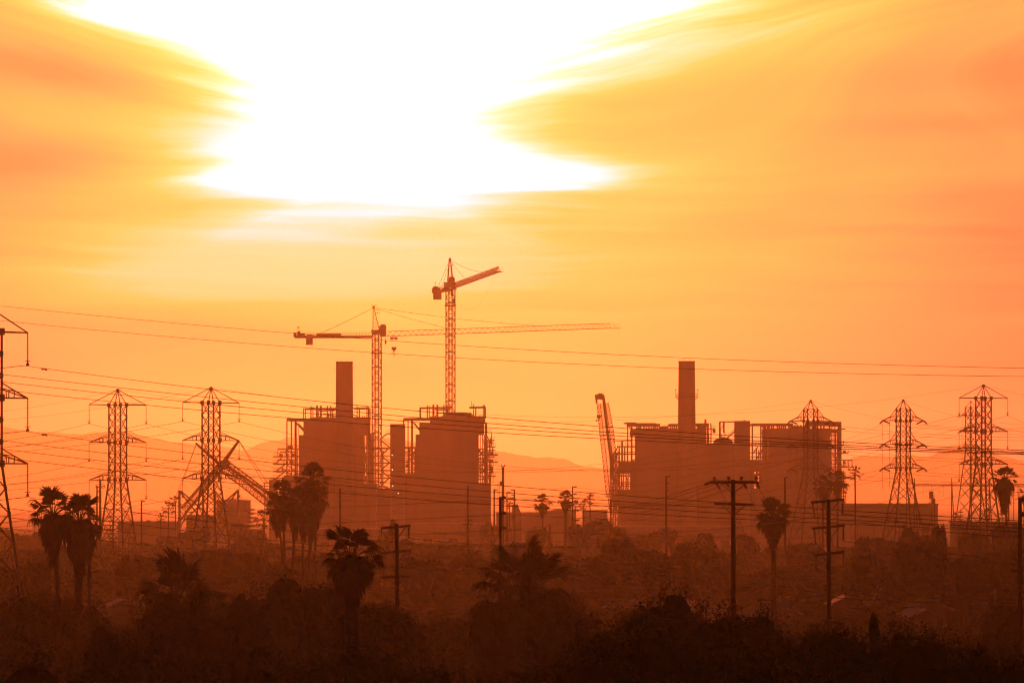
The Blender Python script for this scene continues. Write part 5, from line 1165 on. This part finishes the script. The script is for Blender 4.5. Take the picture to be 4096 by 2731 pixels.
# the wooded suburb between: trees that nothing tells apart
rf = random.Random(5)
BINS = ['behind the two left palms', 'below the two complete left pylons', 'below the left chimney and palm cluster', 'below the second boiler unit', 'below the crawler crane and gap', 'below the right chimney', 'below the far right boiler unit', 'below the right edge pylons']
for i in range(200):
    D = 480 + 900 * rf.random() ** .9; px = rf.uniform(-120, 4220)
    h = rf.uniform(5.5, 10) * (1 if D < 1100 else .8) if D > 720 else rf.uniform(4.5, 7.0); top = HZ + (CZ - h) * F / D
    if top < 2120: top = 2120 + rf.uniform(0, 20)
    tree(px, top, D, rf.uniform(10, 18) * F / D, rf.choice('rrrw'), f'one of the {"farther" if D > 1000 else "nearer"} dim crowded trees {BINS[min(7, max(0, int(px / 512)))]}', group='dim trees of the hazy suburb', seed=i)

# dark trees of the nearer gardens
rg = random.Random(9); i = 0
while i < 60:
    D = rg.uniform(215, 430); px = rg.uniform(-60, 4160); top = 2790 - (D - 200) * 2.1 + rg.uniform(-30, 60)
    if px > 2350: top += 60
    if abs(px - 1590) < 90 or abs(px - 2001) < 60: top = max(top, 2470)
    i += 1
    tree(px, top, D, rg.uniform(3.2, 5.5) * F / D, 'n', f'one of the dark near garden trees {BINS[min(7, max(0, int(px / 512)))]}', group='dark trees of the nearer gardens', seed=i, m='leafD')

# ---------------------------------------------------------------- houses
def house(px, ridge, D, wpx, label, yaw=0.0, m='roof', wall='stucco', depth=10, pitch=.42, gable=True):
    """gabled house: the gable end faces the viewer (gable) or the eave does"""
    zr_ = P(px, ridge, D).z; zr_ = max(3.6, zr_); w = wpx * D / F; t = thing('house', P(px, GY(D), D), label, 'house', 'houses under the trees'); t.rotation_euler = (0, 0, yaw)
    if not gable: w, depth = depth, w
    hw = w / 2; ze = max(2.3, zr_ - hw * pitch)
    wl = MB(); wl.prism([(-hw + .3, 0), (hw - .3, 0), (hw - .3, ze), (0, zr_ - .12), (-hw + .3, ze)], 0, depth); W_ = wl.build('wall', wall, t)
    for s_ in (-1, 1):
        rr = MB(); rr.raw([(s_ * (hw + .4), -.5, ze - .25), (0, -.5, zr_), (0, depth + .5, zr_), (s_ * (hw + .4), depth + .5, ze - .25), (s_ * (hw + .4), -.5, ze - .07), (0, -.5, zr_ + .18), (0, depth + .5, zr_ + .18), (s_ * (hw + .4), depth + .5, ze - .07)],
                  [(0, 1, 2, 3), (4, 7, 6, 5), (0, 4, 5, 1), (3, 2, 6, 7), (0, 3, 7, 4), (1, 5, 6, 2)])
        R_ = rr.build('roof_slope', m, t)
        MB().raw([(s_ * (hw + .42), -.56, ze - .32), (0, -.56, zr_ - .05), (0, -.56, zr_ + .2), (s_ * (hw + .42), -.56, ze - .05), (s_ * (hw + .42), -.5, ze - .32), (0, -.5, zr_ - .05), (0, -.5, zr_ + .2), (s_ * (hw + .42), -.5, ze - .05)], [(0, 1, 2, 3), (4, 7, 6, 5), (0, 4, 5, 1), (3, 2, 6, 7), (0, 3, 7, 4), (1, 5, 6, 2)]).build('barge_board', 'trim', R_)
    for x in (-hw * .5, hw * .5):
        w_ = MB().box((x - .6, -.04, 1.0), (x + .6, .03, 2.1)).build('window', 'glass', t); MB().box((x - .7, -.09, .9), (x + .7, -.045, 1.0)).build('sill', 'trim', w_)
    d_ = MB().box((-.45, -.05, 0), (.45, .03, 2.05)).build('door', 'wood', t); MB().box((.3, -.1, 1.0), (.36, -.05, 1.1)).build('handle', 'steel', d_)
    MB().box((hw * .4, depth * .5, ze), (hw * .4 + .6, depth * .5 + .6, zr_ + .6)).build('chimney', 'stucco', t)
    return t
H = [(228, 2500, 640, 120, 'roof', 'low gabled house behind the near pylon foot with a pale barge edge', .25, True), (40, 2560, 560, 200, 'roofP', 'pale flat pitched roof cut by the bottom left edge', .9, False), (1062, 2318, 900, 110, 'roof', 'dim gabled house in front of the palm cluster trunks', .1, True), (1890, 2336, 820, 90, 'roof', 'steep gabled house left of the dark pole', .0, True),
     (2755, 2268, 1000, 110, 'roof', 'faint gabled roof behind the thick wooden pole', .1, True), (2455, 2413, 640, 60, 'roofP', 'small pale gable lit among the trees right of centre', -.6, True), (2540, 2404, 660, 40, 'roofP', 'tiny pale gable right of the small pale one', .0, True),
     (3395, 2388, 640, 130, 'roof', 'wide low gable right of the leaning pole', .0, True), (3722, 2398, 620, 150, 'roof', 'higher of the two stacked gables at the right', .0, True), (3705, 2442, 590, 110, 'roof', 'lower of the two stacked gables at the right', .1, True),
     (1700, 2560, 560, 330, 'roofP', 'long pale eaved roof at the bottom centre', 1.5, False), (1880, 2500, 600, 220, 'roof', 'low house left of the bottom centre trees', .3, False), (500, 2400, 640, 170, 'roof', 'long low house between palm trunks and the dark tree', .2, False), (960, 2330, 780, 120, 'roof', 'dim house under the second complete pylon', .2, False),
     (330, 2345, 760, 70, 'roofP', 'pale house wall seen between the palm trunks', .0, True), (3600, 2330, 760, 130, 'roof', 'dim long roof among the right-hand trees', .3, False), (3960, 2330, 760, 110, 'roofP', 'pale roof near the right edge pole', -.3, True), (3100, 2410, 640, 120, 'roof', 'dim roof left of the leaning pole foot', .4, False)]
for px, r_, D, w, m_, lb, yw, gb in H: house(px, r_, D, w, lb, yw, m_, gable=gb)
# round pale tank seen low behind the dark pole
D = 640
t = thing('pale_dome', P(1968, GY(D), D), 'small pale round dome half hidden beside the dark pole', 'dome'); o = t.location
zc = P(0, 2332, D).z; R = 25 * D / F
MB(o).lathe((o.x, D, 0), [(R * .98, 0), (R * .98, zc - .2)] + [(R * math.cos(a), zc + R * math.sin(a)) for a in [i * math.pi / 2 / 7 for i in range(0, 7)]] + [(.03, zc + R)], 24).build('shell', 'roofP', t)
# pavement between the houses
def road(pts, w, name='road'):
    m_ = MB(); vs = []
    for i, (x, y) in enumerate(pts):
        a = Vector(pts[max(i - 1, 0)]); b = Vector(pts[min(i + 1, len(pts) - 1)]); d_ = (b - a).normalized(); n = Vector((-d_.y, d_.x))
        for s_ in (-1, 1): vs.append((x + n.x * w / 2 * s_, y + n.y * w / 2 * s_, .06))
    m_.raw(vs, [(2 * i, 2 * i + 2, 2 * i + 3, 2 * i + 1) for i in range(len(pts) - 1)]); m_.build(name, 'asphalt', kind='structure')
road([(-60, 560), (-20, 600), (40, 640), (100, 660)], 9); road([(-90, 900), (0, 880), (90, 900)], 9); road([(10, 500), (0, 700), (-20, 950), (-10, 1300), (0, 1800)], 8)
# work lights that are lit on the plant
lm = bpy.data.materials.new('lit_lamp'); lm.use_nodes = True; b_ = lm.node_tree.nodes['Principled BSDF']; b_.inputs['Emission Color'].default_value = (1, .85, .65, 1); b_.inputs['Emission Strength'].default_value = 6.0
for px, r_, D, lb in ((1569, 1820, 1998, 'lit work lamp high on the left lift shaft'), (1569, 1878, 1998, 'lit work lamp half way down the left lift shaft'), (1571, 1943, 1998, 'lit work lamp low on the left lift shaft'), (1593, 1972, 1990, 'brightest lit work lamp at the foot of the left lift shaft'), (1444, 2127, 1500, 'lit lamp over the dark palm'), (1420, 2146, 1400, 'small lit lamp just above the dark palm crown')):
    t = thing('work_lamp', P(px, r_, D), lb, 'lamp', 'lit work lamps'); MB().lathe((0, 0, 0), [(.03, -.12), (.12, -.06), (.12, .06), (.03, .12)], 10).build('lens', lm, t); MB().box((-.28, .05, -.25), (.28, .3, .25)).build('housing', 'steel', t)
    if D < 1900: MB().bar((0, .2, 0), (0, .2, -P(px, r_, D).z), .08, .12, 8).build('post', 'steel', t)
